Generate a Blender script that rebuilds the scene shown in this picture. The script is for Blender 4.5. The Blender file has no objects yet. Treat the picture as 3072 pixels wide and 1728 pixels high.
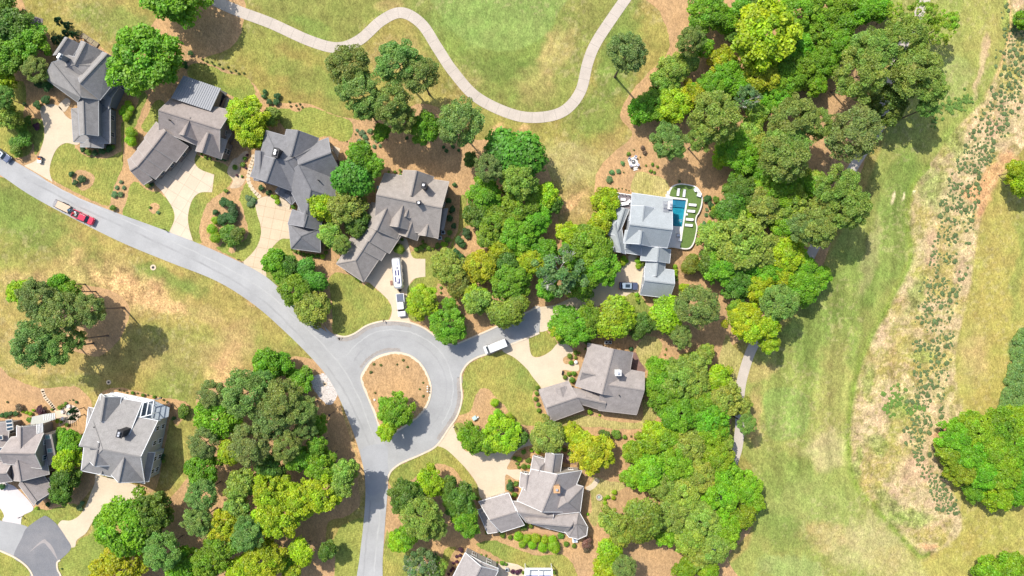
import bpy, bmesh, math, random
import numpy as np
from mathutils import Vector, Matrix
R = math.radians
random.seed(7); rng = np.random.default_rng(7)
# ------------------------------------------------------------ camera, sky, sun, exposure
H = 172.0; S = 0.084                       # drone height, metres per photograph pixel on the ground
SC = bpy.context.scene
COL = SC.collection
cd = bpy.data.cameras.new('camera'); cam = bpy.data.objects.new('camera', cd); COL.objects.link(cam)
cam.location = (0, 0, H); cd.sensor_width = 36.0; cd.lens = 36.0 * H / (3072 * S)
cd.clip_start = 1.0; cd.clip_end = 6000
SC.camera = cam
SUN_EL, SDX, SDY = R(53), 0.66, -0.75       # shadows fall to the right and down
sd = Vector((SDX * math.cos(SUN_EL), SDY * math.cos(SUN_EL), -math.sin(SUN_EL))).normalized()
sl = bpy.data.lights.new('sun', 'SUN'); sl.energy = 4.1; sl.angle = R(0.5); sl.color = (1.0, 0.945, 0.845)
so = bpy.data.objects.new('sun', sl); COL.objects.link(so)
so.rotation_euler = sd.to_track_quat('-Z', 'Y').to_euler(); so.location = (0, 0, 200)
wd = bpy.data.worlds.new("World"); SC.world = wd; wd.use_nodes = True
nt = wd.node_tree; bg = nt.nodes['Background']
sk = nt.nodes.new('ShaderNodeTexSky'); sk.sky_type = 'NISHITA'; sk.sun_disc = False
sk.sun_elevation = SUN_EL; sk.sun_rotation = math.atan2(-sd.x, -sd.y)
sk.dust_density = 2.0
nt.links.new(sk.outputs[0], bg.inputs[0]); bg.inputs[1].default_value = 0.15
vs = SC.view_settings; vs.view_transform = 'Standard'; vs.look = 'None'; vs.gamma = 1.0; vs.use_curve_mapping = False
vs.exposure = 0.30
# ------------------------------------------------------------ photograph coordinates -> world
K = 1932 / 640.0
TX = {'a': 0, 'b': 600, 'c': 1200, 'd': 1800, 'e': 2432}; TY = {'0': 0, '1': 416, '2': 832, '3': 1248}
def uv(t, x, y):
    if t == 'S': return x, y
    if t == 'D': return x * 3072 / 2576, y * 3072 / 2576
    return TX[t[0]] + x / K, TY[t[1]] + y / K
def W(t, x, y, z=0.0):
    u, v = uv(t, x, y); k = (H - z) / H * S
    return ((u - 1536) * k, (864 - v) * k)
# ------------------------------------------------------------ tags
def tag(o, label=None, cat=None, group=None, kind=None):
    if label: o['label'] = label
    if cat: o['category'] = cat
    if group: o['group'] = group
    if kind: o['kind'] = kind
    return o
def thing(name, loc, label, cat, group=None, rz=0.0):
    o = bpy.data.objects.new(name, None); COL.objects.link(o)
    o.location = loc; o.rotation_euler = (0, 0, rz); o.empty_display_size = 0.3
    return tag(o, label, cat, group)
# ------------------------------------------------------------ materials
MATS = {}
def mat(name, col, rough=0.85, var=0.0, scale=1.0, col2=None, stretch=(1, 1, 1), bump=0.0, metal=0.0, spec=0.3,
        fine=0.0, fscale=8.0, rot=0.0, coat=0.0):
    if name in MATS: return MATS[name]
    m = bpy.data.materials.new(name); m.use_nodes = True; MATS[name] = m
    t = m.node_tree; b = t.nodes['Principled BSDF']
    b.inputs['Roughness'].default_value = rough; b.inputs['Metallic'].default_value = metal
    b.inputs['Specular IOR Level'].default_value = spec; b.inputs['Coat Weight'].default_value = coat
    c1 = tuple(col) + (1,)
    if var == 0 and col2 is None and fine == 0:
        b.inputs['Base Color'].default_value = c1; return m
    tc = t.nodes.new('ShaderNodeTexCoord'); mp = t.nodes.new('ShaderNodeMapping')
    mp.inputs['Scale'].default_value = stretch; mp.inputs['Rotation'].default_value = (0, 0, rot)
    t.links.new(tc.outputs['Object'], mp.inputs['Vector'])
    n = t.nodes.new('ShaderNodeTexNoise'); n.inputs['Scale'].default_value = scale; n.inputs['Detail'].default_value = 5
    n.inputs['Roughness'].default_value = 0.65
    t.links.new(mp.outputs[0], n.inputs['Vector'])
    rp = t.nodes.new('ShaderNodeValToRGB'); rp.color_ramp.elements[0].position = 0.32; rp.color_ramp.elements[1].position = 0.68
    if col2 is None:
        rp.color_ramp.elements[0].color = tuple(c * (1 - var) for c in col) + (1,)
        rp.color_ramp.elements[1].color = tuple(min(1, c * (1 + var)) for c in col) + (1,)
    else:
        rp.color_ramp.elements[0].color = c1; rp.color_ramp.elements[1].color = tuple(col2) + (1,)
    t.links.new(n.outputs['Fac'], rp.inputs[0]); out = rp.outputs[0]
    if fine:
        n2 = t.nodes.new('ShaderNodeTexNoise'); n2.inputs['Scale'].default_value = fscale; n2.inputs['Detail'].default_value = 3
        t.links.new(mp.outputs[0], n2.inputs['Vector'])
        mr = t.nodes.new('ShaderNodeMapRange'); mr.inputs[1].default_value = 0.3; mr.inputs[2].default_value = 0.7
        mr.inputs[3].default_value = 1 - fine; mr.inputs[4].default_value = 1 + fine
        t.links.new(n2.outputs['Fac'], mr.inputs[0])
        mx = t.nodes.new('ShaderNodeVectorMath'); mx.operation = 'SCALE'
        t.links.new(out, mx.inputs[0]); t.links.new(mr.outputs[0], mx.inputs['Scale']); out = mx.outputs[0]
    t.links.new(out, b.inputs['Base Color'])
    if bump:
        bp = t.nodes.new('ShaderNodeBump'); bp.inputs['Strength'].default_value = bump; bp.inputs['Distance'].default_value = 0.1
        t.links.new(n.outputs['Fac'], bp.inputs['Height']); t.links.new(bp.outputs[0], b.inputs['Normal'])
    return m
def leafmat(name):
    if name in MATS: return MATS[name]
    m = bpy.data.materials.new(name); m.use_nodes = True; MATS[name] = m
    t = m.node_tree; t.nodes.remove(t.nodes['Principled BSDF']); out = t.nodes['Material Output']
    oi = t.nodes.new('ShaderNodeObjectInfo'); at = t.nodes.new('ShaderNodeAttribute'); at.attribute_name = 'Col'
    mu = t.nodes.new('ShaderNodeMix'); mu.data_type = 'RGBA'; mu.blend_type = 'MULTIPLY'; mu.inputs[0].default_value = 1
    t.links.new(oi.outputs['Color'], mu.inputs[6]); t.links.new(at.outputs['Color'], mu.inputs[7])
    d = t.nodes.new('ShaderNodeBsdfDiffuse'); tr = t.nodes.new('ShaderNodeBsdfTranslucent'); gl = t.nodes.new('ShaderNodeBsdfGlossy')
    gl.inputs['Roughness'].default_value = 0.55; gl.inputs[0].default_value = (0.9, 1, 0.9, 1)
    t.links.new(mu.outputs[2], d.inputs[0]); t.links.new(mu.outputs[2], tr.inputs[0])
    m1 = t.nodes.new('ShaderNodeMixShader'); m1.inputs[0].default_value = 0.38
    t.links.new(d.outputs[0], m1.inputs[1]); t.links.new(tr.outputs[0], m1.inputs[2])
    m2 = t.nodes.new('ShaderNodeMixShader'); m2.inputs[0].default_value = 0.03
    t.links.new(m1.outputs[0], m2.inputs[1]); t.links.new(gl.outputs[0], m2.inputs[2])
    t.links.new(m2.outputs[0], out.inputs[0]); return m
# ------------------------------------------------------------ mesh builder
class MB:
    def __init__(s): s.v = []; s.f = []
    def add(s, vs, fs):
        n = len(s.v); s.v += [tuple(p) for p in vs]; s.f += [tuple(i + n for i in f) for f in fs]; return s
    def prism(s, pts, z0, z1):
        n = len(pts); a = sum(pts[i][0] * pts[(i + 1) % n][1] - pts[(i + 1) % n][0] * pts[i][1] for i in range(n))
        if a < 0: pts = pts[::-1]
        f = [tuple(range(n, 2 * n)), tuple(range(n - 1, -1, -1))] + [(i, (i + 1) % n, n + (i + 1) % n, n + i) for i in range(n)]
        return s.add([(x, y, z0) for x, y in pts] + [(x, y, z1) for x, y in pts], f)
    def box(s, cx, cy, z0, z1, w, d, a=0.0):
        c, q = math.cos(a), math.sin(a)
        return s.prism([(cx + x * c - y * q, cy + x * q + y * c) for x, y in ((-w/2, -d/2), (w/2, -d/2), (w/2, d/2), (-w/2, d/2))], z0, z1)
    def loft(s, rings, cap=True):
        n = len(rings[0]); b = len(s.v); vs = [p for r in rings for p in r]; fs = []
        for k in range(len(rings) - 1):
            for i in range(n):
                j = (i + 1) % n; fs.append((k * n + i, k * n + j, (k + 1) * n + j, (k + 1) * n + i))
        if cap: fs += [tuple(range(n - 1, -1, -1)), tuple(range((len(rings) - 1) * n, len(rings) * n))]
        return s.add(vs, fs)
    def tube(s, p, q, r0, r1=None, n=8):
        r1 = r0 if r1 is None else r1; p, q = Vector(p), Vector(q); d = (q - p).normalized()
        a = d.orthogonal().normalized(); b = d.cross(a)
        return s.loft([[tuple(c + (a * math.cos(2 * math.pi * i / n) + b * math.sin(2 * math.pi * i / n)) * r) for i in range(n)] for c, r in ((p, r0), (q, r1))])
    def slab(s, poly, t):            # polygon in space, thickened downwards
        n = len(poly); lo = [(x, y, z - t) for x, y, z in poly]
        a = sum(poly[i][0] * poly[(i + 1) % n][1] - poly[(i + 1) % n][0] * poly[i][1] for i in range(n))
        if a < 0: poly = poly[::-1]; lo = lo[::-1]
        return s.add(lo + list(poly), [tuple(range(n, 2 * n)), tuple(range(n - 1, -1, -1))] + [(i, (i + 1) % n, n + (i + 1) % n, n + i) for i in range(n)])
    def beam(s, p, q, w, h):         # bar between two points in space
        p, q = Vector(p), Vector(q); d = q - p; sx = Vector((-d.y, d.x, 0))
        if sx.length < 1e-6: sx = Vector((1, 0, 0))
        sx = sx.normalized() * w / 2; u = Vector((0, 0, h / 2))
        return s.loft([[c - sx - u, c + sx - u, c + sx + u, c - sx + u] for c in (p, q)])
    def sphere(s, c, r, n=10, m=6, sz=1.0):
        rings = []
        for k in range(1, m):
            a = math.pi * k / m; rings.append([(c[0] + r * math.sin(a) * math.cos(2 * math.pi * i / n), c[1] + r * math.sin(a) * math.sin(2 * math.pi * i / n), c[2] - r * sz * math.cos(a)) for i in range(n)])
        return s.loft(rings)
    def build(s, name, m, parent=None, off=(0, 0, 0), smooth=False, bevel=0.0):
        me = bpy.data.meshes.new(name); me.from_pydata([(x - off[0], y - off[1], z - off[2]) for x, y, z in s.v], [], s.f)
        me.materials.append(m); me.update()
        if smooth: me.polygons.foreach_set('use_smooth', [True] * len(me.polygons))
        o = bpy.data.objects.new(name, me); COL.objects.link(o)
        if parent: o.parent = parent
        if bevel:
            b = o.modifiers.new('bevel', 'BEVEL'); b.width = bevel; b.segments = 2; b.limit_method = 'ANGLE'
        return o
def smooth_poly(pts, closed=True, seg=6):
    """Catmull-Rom through the points; a third value on a point keeps it sharp."""
    P = [(p[0], p[1]) for p in pts]; sh = [len(p) > 2 for p in pts]; n = len(P); out = []
    for i in range(n if closed else n - 1):
        p1, p2 = P[i], P[(i + 1) % n]
        p0 = P[i - 1] if (closed or i > 0) and not sh[i] else p1
        p3 = P[(i + 2) % n] if (closed or i + 2 < n) and not sh[(i + 1) % n] else p2
        for k in range(seg):
            t = k / seg
            out.append(tuple(0.5 * (2 * p1[j] + (p2[j] - p0[j]) * t + (2 * p0[j] - 5 * p1[j] + 4 * p2[j] - p3[j]) * t * t + (3 * p1[j] - p0[j] - 3 * p2[j] + p3[j]) * t ** 3) for j in (0, 1)))
    if not closed: out.append(P[-1])
    return out
def Wp(t, pts, z=0.0, closed=True, seg=6):
    return smooth_poly([W(t, p[0], p[1], z) + ((1,) if len(p) > 2 else ()) for p in pts], closed, seg)
def flat(name, poly, z, m, kind='structure', label=None, cat=None, h=0.0):
    b = MB()
    if name in ('mulch_bed', 'lawn', 'gravel_bed'): poly = [(x + random.uniform(-.13, .13), y + random.uniform(-.13, .13)) for x, y in poly]
    if h: b.prism(poly, z, z + h)
    else:
        n = len(poly); a = sum(poly[i][0] * poly[(i + 1) % n][1] - poly[(i + 1) % n][0] * poly[i][1] for i in range(n))
        if a < 0: poly = poly[::-1]
        b.add([(x, y, z) for x, y in poly], [tuple(range(n))])
    me = bpy.data.meshes.new(name); bm = bmesh.new()
    vs = [bm.verts.new(v) for v in b.v]
    for f in b.f: bm.faces.new([vs[i] for i in f])
    bm.normal_update(); bmesh.ops.triangulate(bm, faces=[f for f in bm.faces if len(f.verts) > 4]); bm.to_mesh(me); bm.free()
    me.materials.append(m); o = bpy.data.objects.new(name, me); COL.objects.link(o)
    tag(o, label, cat, None, kind); return o
def offset(path, d):
    out = []
    for i, (x, y) in enumerate(path):
        a = path[max(i - 1, 0)]; b = path[min(i + 1, len(path) - 1)]; dx, dy = b[0] - a[0], b[1] - a[1]; l = math.hypot(dx, dy) or 1
        out.append((x - dy / l * d, y + dx / l * d))
    return out
def strip(name, path, w, z, m, h=0.0, kind='structure', label=None, cat=None):
    l, r = offset(path, w / 2), offset(path, -w / 2); b = MB(); n = len(path)
    if h:
        rings = [[(l[i][0], l[i][1], z), (r[i][0], r[i][1], z), (r[i][0], r[i][1], z + h), (l[i][0], l[i][1], z + h)] for i in range(n)]
        b.loft(rings)
    else:
        b.add([(x, y, z) for x, y in l] + [(x, y, z) for x, y in r], [(i, n + i, n + i + 1, i + 1) for i in range(n - 1)])
    o = b.build(name, m); tag(o, label, cat, None, kind)
    bm = bmesh.new(); bm.from_mesh(o.data); bmesh.ops.recalc_face_normals(bm, faces=bm.faces[:])
    if not h and bm.faces[:] and bm.faces[:][0].normal.z < 0: bmesh.ops.reverse_faces(bm, faces=bm.faces[:])
    bm.to_mesh(o.data); bm.free(); return o
ORD = ['', 'first', 'second', 'third', 'fourth', 'fifth', 'sixth', 'seventh', 'eighth', 'ninth', 'tenth', 'eleventh', 'twelfth',
       'thirteenth', 'fourteenth', 'fifteenth', 'sixteenth', 'seventeenth', 'eighteenth', 'nineteenth', 'twentieth',
       'twenty-first', 'twenty-second', 'twenty-third', 'twenty-fourth', 'twenty-fifth', 'twenty-sixth', 'twenty-seventh']
# ------------------------------------------------------------ ground: one sheet, real grass / soil colours painted per vertex
def lattice(x, y, cell, seed):
    r = np.random.default_rng(seed); n = 512; g = r.random((n, n))
    fx, fy = x / cell + 1000, y / cell + 1000; ix, iy = np.floor(fx).astype(int), np.floor(fy).astype(int)
    tx, ty = fx - ix, fy - iy; tx = tx * tx * (3 - 2 * tx); ty = ty * ty * (3 - 2 * ty)
    a, b, c, d = g[ix % n, iy % n], g[(ix + 1) % n, iy % n], g[ix % n, (iy + 1) % n], g[(ix + 1) % n, (iy + 1) % n]
    return (a * (1 - tx) + b * tx) * (1 - ty) + (c * (1 - tx) + d * tx) * ty
def fbm(x, y, cell, seed, o=4):
    s = 0; w = 0
    for k in range(o): s = s + lattice(x, y, cell / 2 ** k, seed + k) * 0.6 ** k; w += 0.6 ** k
    return s / w
def sdf(x, y, poly):
    d = np.full(x.shape, 1e9); ins = np.zeros(x.shape, bool); n = len(poly)
    for i in range(n):
        ax, ay = poly[i]; bx, by = poly[(i + 1) % n]; ex, ey = bx - ax, by - ay; l = ex * ex + ey * ey + 1e-9
        t = np.clip(((x - ax) * ex + (y - ay) * ey) / l, 0, 1)
        d = np.minimum(d, np.hypot(x - ax - t * ex, y - ay - t * ey))
        c = ((ay > y) != (by > y)) & (x < (bx - ax) * (y - ay) / (by - ay + 1e-12) + ax); ins ^= c
    return np.where(ins, -d, d)
def sstep(e0, e1, v): t = np.clip((v - e0) / (e1 - e0), 0, 1); return t * t * (3 - 2 * t)
ROUGH = (.335, .31, .105); FAIR = (.185, .285, .075); GREEN = (.27, .36, .12); TAN = (.46, .37, .18); DIRT = (.60, .42, .23)
SAND = (.55, .42, .27); YEL = (.42, .38, .12); DEEP = (.15, .24, .065); PALE = (.47, .45, .24); RED = (.60, .36, .21)
coarse = [20, 40, 80, 160, 320, 640, 1300, 2500]
fx = np.arange(-140, 140.01, 0.4); fy = np.arange(-84, 84.01, 0.4)
gx = np.concatenate([[-140 - c for c in coarse[::-1]], fx, [140 + c for c in coarse]])
gy = np.concatenate([[-84 - c for c in coarse[::-1]], fy, [84 + c for c in coarse]])
X, Y = np.meshgrid(gx, gy); nx, ny = len(gx), len(gy)
U = X / S + 1536; V = 864 - Y / S; DX = U * 2576 / 3072; DY = V * 2576 / 3072    # full-view coordinates of the place
wx = (fbm(X, Y, 6, 11) - .5); wy = (fbm(X, Y, 6, 31) - .5)
QX = DX + wx * 46; QY = DY + wy * 46
C = np.zeros(X.shape + (3,)); C[:] = ROUGH; RG = np.full(X.shape, 0.25)
def mixc(m, col, a=1.0):
    m = (m * a)[..., None]; C[:] = C * (1 - m) + np.array(col) * m
def blob(x, y, rx, ry, rot, col, a=1.0, hard=0.5, rg=None):
    c, q = math.cos(R(rot)), math.sin(R(rot)); dx, dy = QX - x, QY - y
    d = np.hypot((dx * c + dy * q) / rx, (-dx * q + dy * c) / ry) + (fbm(X, Y, 2.2, int(x + y) % 97) - .5) * .7
    m = 1 - sstep(hard, 1.15, d); mixc(m, col, a)
    if rg is not None: RG[:] = RG * (1 - m) + rg * m
def area(poly, col, a=1.0, soft=8, warp=True, rg=None):
    d = sdf(QX if warp else DX, QY if warp else DY, smooth_poly(poly, True, 4)); m = 1 - sstep(-soft, soft, d); mixc(m, col, a)
    if rg is not None: RG[:] = RG * (1 - m) + rg * m
    return d, m
lf = (1 - sstep(850, 1000, DX)) * sstep(380, 520, DY); mixc(lf, (.40, .34, .13), .55)
big = fbm(X, Y, 26, 5); mixc(sstep(.5, .68, big), TAN, .35); mixc(sstep(.5, .68, 1 - big), FAIR, .45)
# top fairway inside the loop of the cart path
area([(560, -40), (640, 20), (760, 80), (840, 120), (930, 60), (1010, 30), (1080, 80), (1130, 180), (1200, 250), (1330, 290), (1440, 250), (1480, 120), (1570, -40)], (.24, .29, .09), .8, 12, rg=.22)
blob(1240, 90, 230, 160, 0, FAIR, .6); blob(1230, 20, 190, 110, 0, (.21, .33, .10), .7)
area([(1100, -30), (1110, 40), (1160, 95), (1230, 125), (1300, 125), (1370, 90), (1400, 40), (1410, -30)], (.25, .37, .12), .75, 4, False, .1)
blob(1400, 130, 50, 90, 20, TAN, .7); blob(1170, 200, 60, 40, 40, TAN, .35); blob(1350, 210, 60, 50, 0, TAN, .35)
blob(1270, 170, 120, 40, 0, DEEP, .4); blob(1560, 130, 60, 170, 12, FAIR, .8); blob(1490, 300, 90, 60, -20, FAIR, .7); blob(1420, 60, 30, 60, 30, DEEP, .3)
blob(1130, 410, 30, 12, 0, DIRT, .9); blob(1255, 330, 28, 14, -10, DIRT, .9, rg=.5); blob(1320, 330, 14, 8, 0, DIRT, .8)
blob(780, 70, 60, 30, 20, FAIR, .6); blob(990, 130, 60, 50, 0, TAN, .6); blob(880, 190, 160, 60, 25, (.33, .32, .1), .5); blob(760, 190, 120, 40, 25, FAIR, .5); blob(980, 10, 50, 20, 0, TAN, .6)
blob(1430, 410, 130, 60, 0, PALE, .5); blob(1450, 500, 60, 50, -40, TAN, .8, rg=.6); blob(1440, 505, 55, 16, -38, DIRT, .95, rg=.7); blob(1400, 590, 60, 50, 0, TAN, .8, rg=.6)
blob(290, 60, 160, 50, 20, FAIR, .7); blob(330, 120, 60, 20, 20, TAN, .5); blob(480, 90, 60, 60, 0, TAN, .3)
# common ground left of the street
blob(60, 540, 160, 80, 30, FAIR, .75); blob(230, 690, 45, 90, 5, FAIR, .6); blob(60, 640, 100, 40, 0, FAIR, .4); blob(420, 700, 110, 28, 22, FAIR, .75)
blob(300, 715, 190, 62, 22, TAN, .9, rg=.8); blob(330, 725, 120, 36, 24, DIRT, .85, rg=.9); blob(400, 765, 85, 16, 12, DIRT, .9, rg=.7); blob(90, 715, 110, 36, 8, TAN, .8, rg=.7)
blob(520, 790, 60, 30, 20, TAN, .6); blob(640, 745, 70, 22, 35, DIRT, .8, rg=.6); blob(560, 880, 60, 70, 60, TAN, .7); blob(570, 915, 26, 60, 30, DIRT, .8); blob(600, 850, 40, 90, 20, TAN, .5)
blob(840, 830, 26, 70, -28, DIRT, .85, rg=.7); blob(780, 790, 30, 50, -30, TAN, .6); blob(470, 860, 90, 60, 0, FAIR, .35); blob(60, 880, 90, 60, 0, TAN, .55); blob(190, 960, 100, 30, 0, FAIR, .4); blob(580, 970, 80, 50, 30, DIRT, .75, rg=.6)
blob(885, 1080, 26, 150, -12, DIRT, .9, rg=.6); blob(905, 1190, 22, 90, 0, DIRT, .85, rg=.6); blob(820, 860, 60, 50, 30, DIRT, .55); blob(500, 900, 200, 60, 0, TAN, .35)
blob(440, 980, 60, 90, 20, FAIR, .35); blob(560, 1200, 60, 120, 0, TAN, .7); blob(480, 1330, 60, 60, 0, RED, .5); blob(460, 1120, 30, 130, 8, (.36, .36, .12), .8)
# right hand fairways
area([(2230, -40), (2545, -40), (2525, 120), (2470, 250), (2340, 420), (2290, 490), (2285, 640), (2230, 770), (2160, 910), (2135, 1080), (2150, 1210), (2250, 1330), (2420, 1460), (1750, 1500), (1880, 1380), (1900, 1200), (1850, 1100), (1870, 900), (2000, 800), (2080, 650), (2200, 420), (2250, 200)], (.29, .355, .11), .9, 6, False, .12)
blob(2400, 190, 46, 60, 0, (.33, .40, .15), .8, .8); blob(2480, 60, 70, 110, 0, (.40, .40, .14), .7); blob(2260, 480, 60, 120, 10, FAIR, .85); blob(2230, 620, 60, 150, 12, (.22, .32, .09), .8)
blob(2150, 720, 80, 130, 20, FAIR, .7); blob(2190, 640, 20, 120, 12, PALE, .5); blob(2060, 860, 110, 120, 10, FAIR, .8); blob(2100, 980, 50, 180, 4, (.34, .36, .13), .8)
area([(1925, 985), (1990, 975), (2030, 1000), (2035, 1060), (2010, 1100), (1940, 1105), (1925, 1050)], (.25, .36, .11), .85, 5, False)
blob(1900, 1060, 24, 90, 0, TAN, .7); blob(2080, 1130, 60, 60, 0, PALE, .9); blob(1980, 1200, 90, 60, 0, FAIR, .5); blob(2040, 1270, 130, 90, 0, (.30, .38, .13), .7)
blob(2060, 1350, 60, 40, 0, TAN, .7); blob(1980, 1330, 90, 50, 30, FAIR, .6); blob(2200, 1380, 140, 80, 10, PALE, .75); blob(1990, 1430, 90, 42, 8, (.30, .40, .15), .8, .85); blob(1900, 940, 60, 30, 0, TAN, .7)
blob(2280, 1420, 120, 50, 0, (.43, .42, .18), .8); blob(2010, 720, 30, 20, 0, TAN, .5)
a_ = R(8); band = np.sin((DX * math.cos(a_) + DY * math.sin(a_) * .35 + wx * 40) / 11.0)
stripes = 1 - sstep(-4, 30, sdf(DX, DY, [(2180, 440), (2290, 480), (2285, 640), (2160, 900), (2135, 1180), (1900, 1180), (1930, 850), (2080, 760), (2150, 600)]))
C *= (1 + .15 * band * stripes)[..., None]; band2 = np.sin((DX * math.cos(a_) + DY * math.sin(a_) * .35 + wx * 30) / 3.6); C *= (1 + .08 * band2 * stripes)[..., None]
rad_ = np.hypot(DX - 1240, DY - 60); C *= (1 + .06 * np.sin((rad_ + wx * 40) / 4.5) * (1 - sstep(150, 300, rad_)))[..., None]
# far right fairway, sandy native strip
area([(2576, 380), (2510, 460), (2470, 560), (2440, 700), (2400, 900), (2395, 1000), (2440, 1070), (2360, 1180), (2380, 1330), (2300, 1380), (2420, 1500), (2800, 1500), (2800, 350)], (.40, .385, .125), .9, 10, True, .2)
blob(2500, 800, 50, 200, 0, YEL, .6); blob(2450, 900, 50, 80, 0, (.50, .42, .2), .7); blob(2520, 1000, 80, 60, 0, YEL, .5); blob(2400, 1360, 120, 40, -20, YEL, .6)
area([(2555, 840), (2545, 920), (2520, 1000), (2505, 1080), (2800, 1080), (2800, 800)], (.17, .27, .10), .95, 5, True, .6)
blob(2570, 640, 20, 170, 4, FAIR, .5)
NAT = [(2548, -40), (2540, 60), (2525, 130), (2480, 240), (2400, 330), (2350, 400), (2292, 470), (2280, 560), (2288, 650), (2235, 760), (2165, 900), (2135, 1040), (2132, 1130), (2150, 1220), (2210, 1290), (2290, 1380), (2330, 1400), (2420, 1330), (2380, 1200), (2350, 1130), (2430, 1080), (2410, 990), (2405, 880), (2440, 720), (2465, 560), (2510, 450), (2576, 370), (2720, 200), (2720, -40)]
d_, m_ = area(NAT, (.50, .43, .25), 1, 4, False, .6)
n1 = fbm(X, Y, 1.6, 71, 3); n2 = fbm(X, Y, 9, 77, 3)
mixc(m_ * sstep(.52, .62, n1), (.33, .32, .10), .75); mixc(m_ * sstep(.5, .62, n2), (.60, .49, .35), .6); mixc(m_ * sstep(.54, .66, 1 - n2), (.40, .37, .12), .7)
s1 = lattice(X, Y, .9, 611); s2 = lattice(X, Y, .55, 613); mixc(m_ * sstep(.62, .78, s1), (.30, .31, .10), .6); mixc(m_ * sstep(.66, .8, s2), (.64, .53, .36), .5)
for b in [(2450, 260, 50, 22, -50), (2400, 360, 40, 40, 0), (2350, 470, 36, 70, 10), (2300, 750, 26, 50, 10), (2260, 1030, 36, 40, 40), (2200, 1120, 40, 30, 30), (2190, 960, 20, 60, 8), (2160, 1170, 14, 60, 0), (2230, 1270, 70, 26, 40), (2300, 1300, 60, 24, 10), (2320, 900, 26, 30, 0), (2540, 40, 20, 60, 0)]:
    blob(*b, (.24, .34, .09), .7, rg=1.0)
for b in [(2420, 700, 22, 40, 0), (2330, 1000, 24, 30, 0), (2340, 620, 24, 60, 10), (2300, 1180, 40, 60, 0), (2280, 1100, 30, 30, 0), (2470, 150, 10, 90, 8), (2500, 330, 26, 26, 0)]: blob(*b, (.62, .48, .34), .8)
for b in [(2500, 440, 60, 26, -40), (2540, 400, 30, 26, 0), (2450, 480, 30, 30, 0), (2390, 1085, 50, 22, -20), (2340, 1375, 30, 8, -10), (2475, 500, 16, 60, 20)]: blob(*b, RED, .85)
edge = np.exp(-((d_ + 3) / 8.0) ** 2) * (DX < 2340); mixc(edge, (.20, .31, .055), .9)
edge2 = np.exp(-((d_ + 4) / 3.0) ** 2) * (DY < 200) * (DX < 2570); mixc(edge2, (.62, .42, .25), .8)
for b in [(2247, 498, 4, 18, 12), (2273, 495, 2.5, 12, 8), (2300, 482, 4, 4, 0)]:
    c, q = math.cos(R(b[4])), math.sin(R(b[4])); dx, dy = DX - b[0], DY - b[1]; mixc(1 - sstep(.6, 1.2, np.hypot((dx * c + dy * q) / b[2], (-dx * q + dy * c) / b[3])), (.75, .70, .5))
small = fbm(X, Y, 1.2, 91, 3) - .5; mid = fbm(X, Y, 5, 95, 3) - .5
ax_, ay_ = X * .97 - Y * .26, X * .26 + Y * .97; streak = fbm(ax_ * .3, ay_ * 1.3, 2.4, 201, 3) - .5; streak2 = fbm(X * 1.3 + Y * .2, Y * .3 - X * .05, 2.4, 211, 3) - .5; sx_ = sstep(1750, 1950, DX)
C *= (1 + RG * small * 1.4 + .32 * mid * (1 - .4 * sx_) + .32 * (streak * (1 - sx_) + .5 * streak2 * sx_))[..., None]; C[..., 1] *= 1 + .25 * (fbm(X, Y, 3.2, 41, 3) - .5)
sp = sstep(.66, .76, lattice(X, Y, .7, 301)) * sstep(.5, .6, fbm(X, Y, 12, 303, 2)); mixc(sp, (.5, .46, .28), .30)
C *= np.array([.88, .80, .67]); C = np.clip(C, .01, .9)
me = bpy.data.meshes.new('ground')
co = np.stack([X, Y, np.zeros_like(X)], -1).reshape(-1, 3).astype(np.float32)
i = (np.arange(ny - 1)[:, None] * nx + np.arange(nx - 1)[None, :]).ravel()
q = np.stack([i, i + 1, i + nx + 1, i + nx], -1).astype(np.int32)
me.vertices.add(len(co)); me.vertices.foreach_set('co', co.ravel()); me.loops.add(q.size); me.loops.foreach_set('vertex_index', q.ravel())
me.polygons.add(len(q)); me.polygons.foreach_set('loop_start', np.arange(0, q.size, 4, dtype=np.int32)); me.update(calc_edges=True)
ca = me.color_attributes.new('Col', 'FLOAT_COLOR', 'POINT')
ca.data.foreach_set('color', np.concatenate([C.reshape(-1, 3), RG.reshape(-1, 1)], 1).astype(np.float32).ravel())
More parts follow.
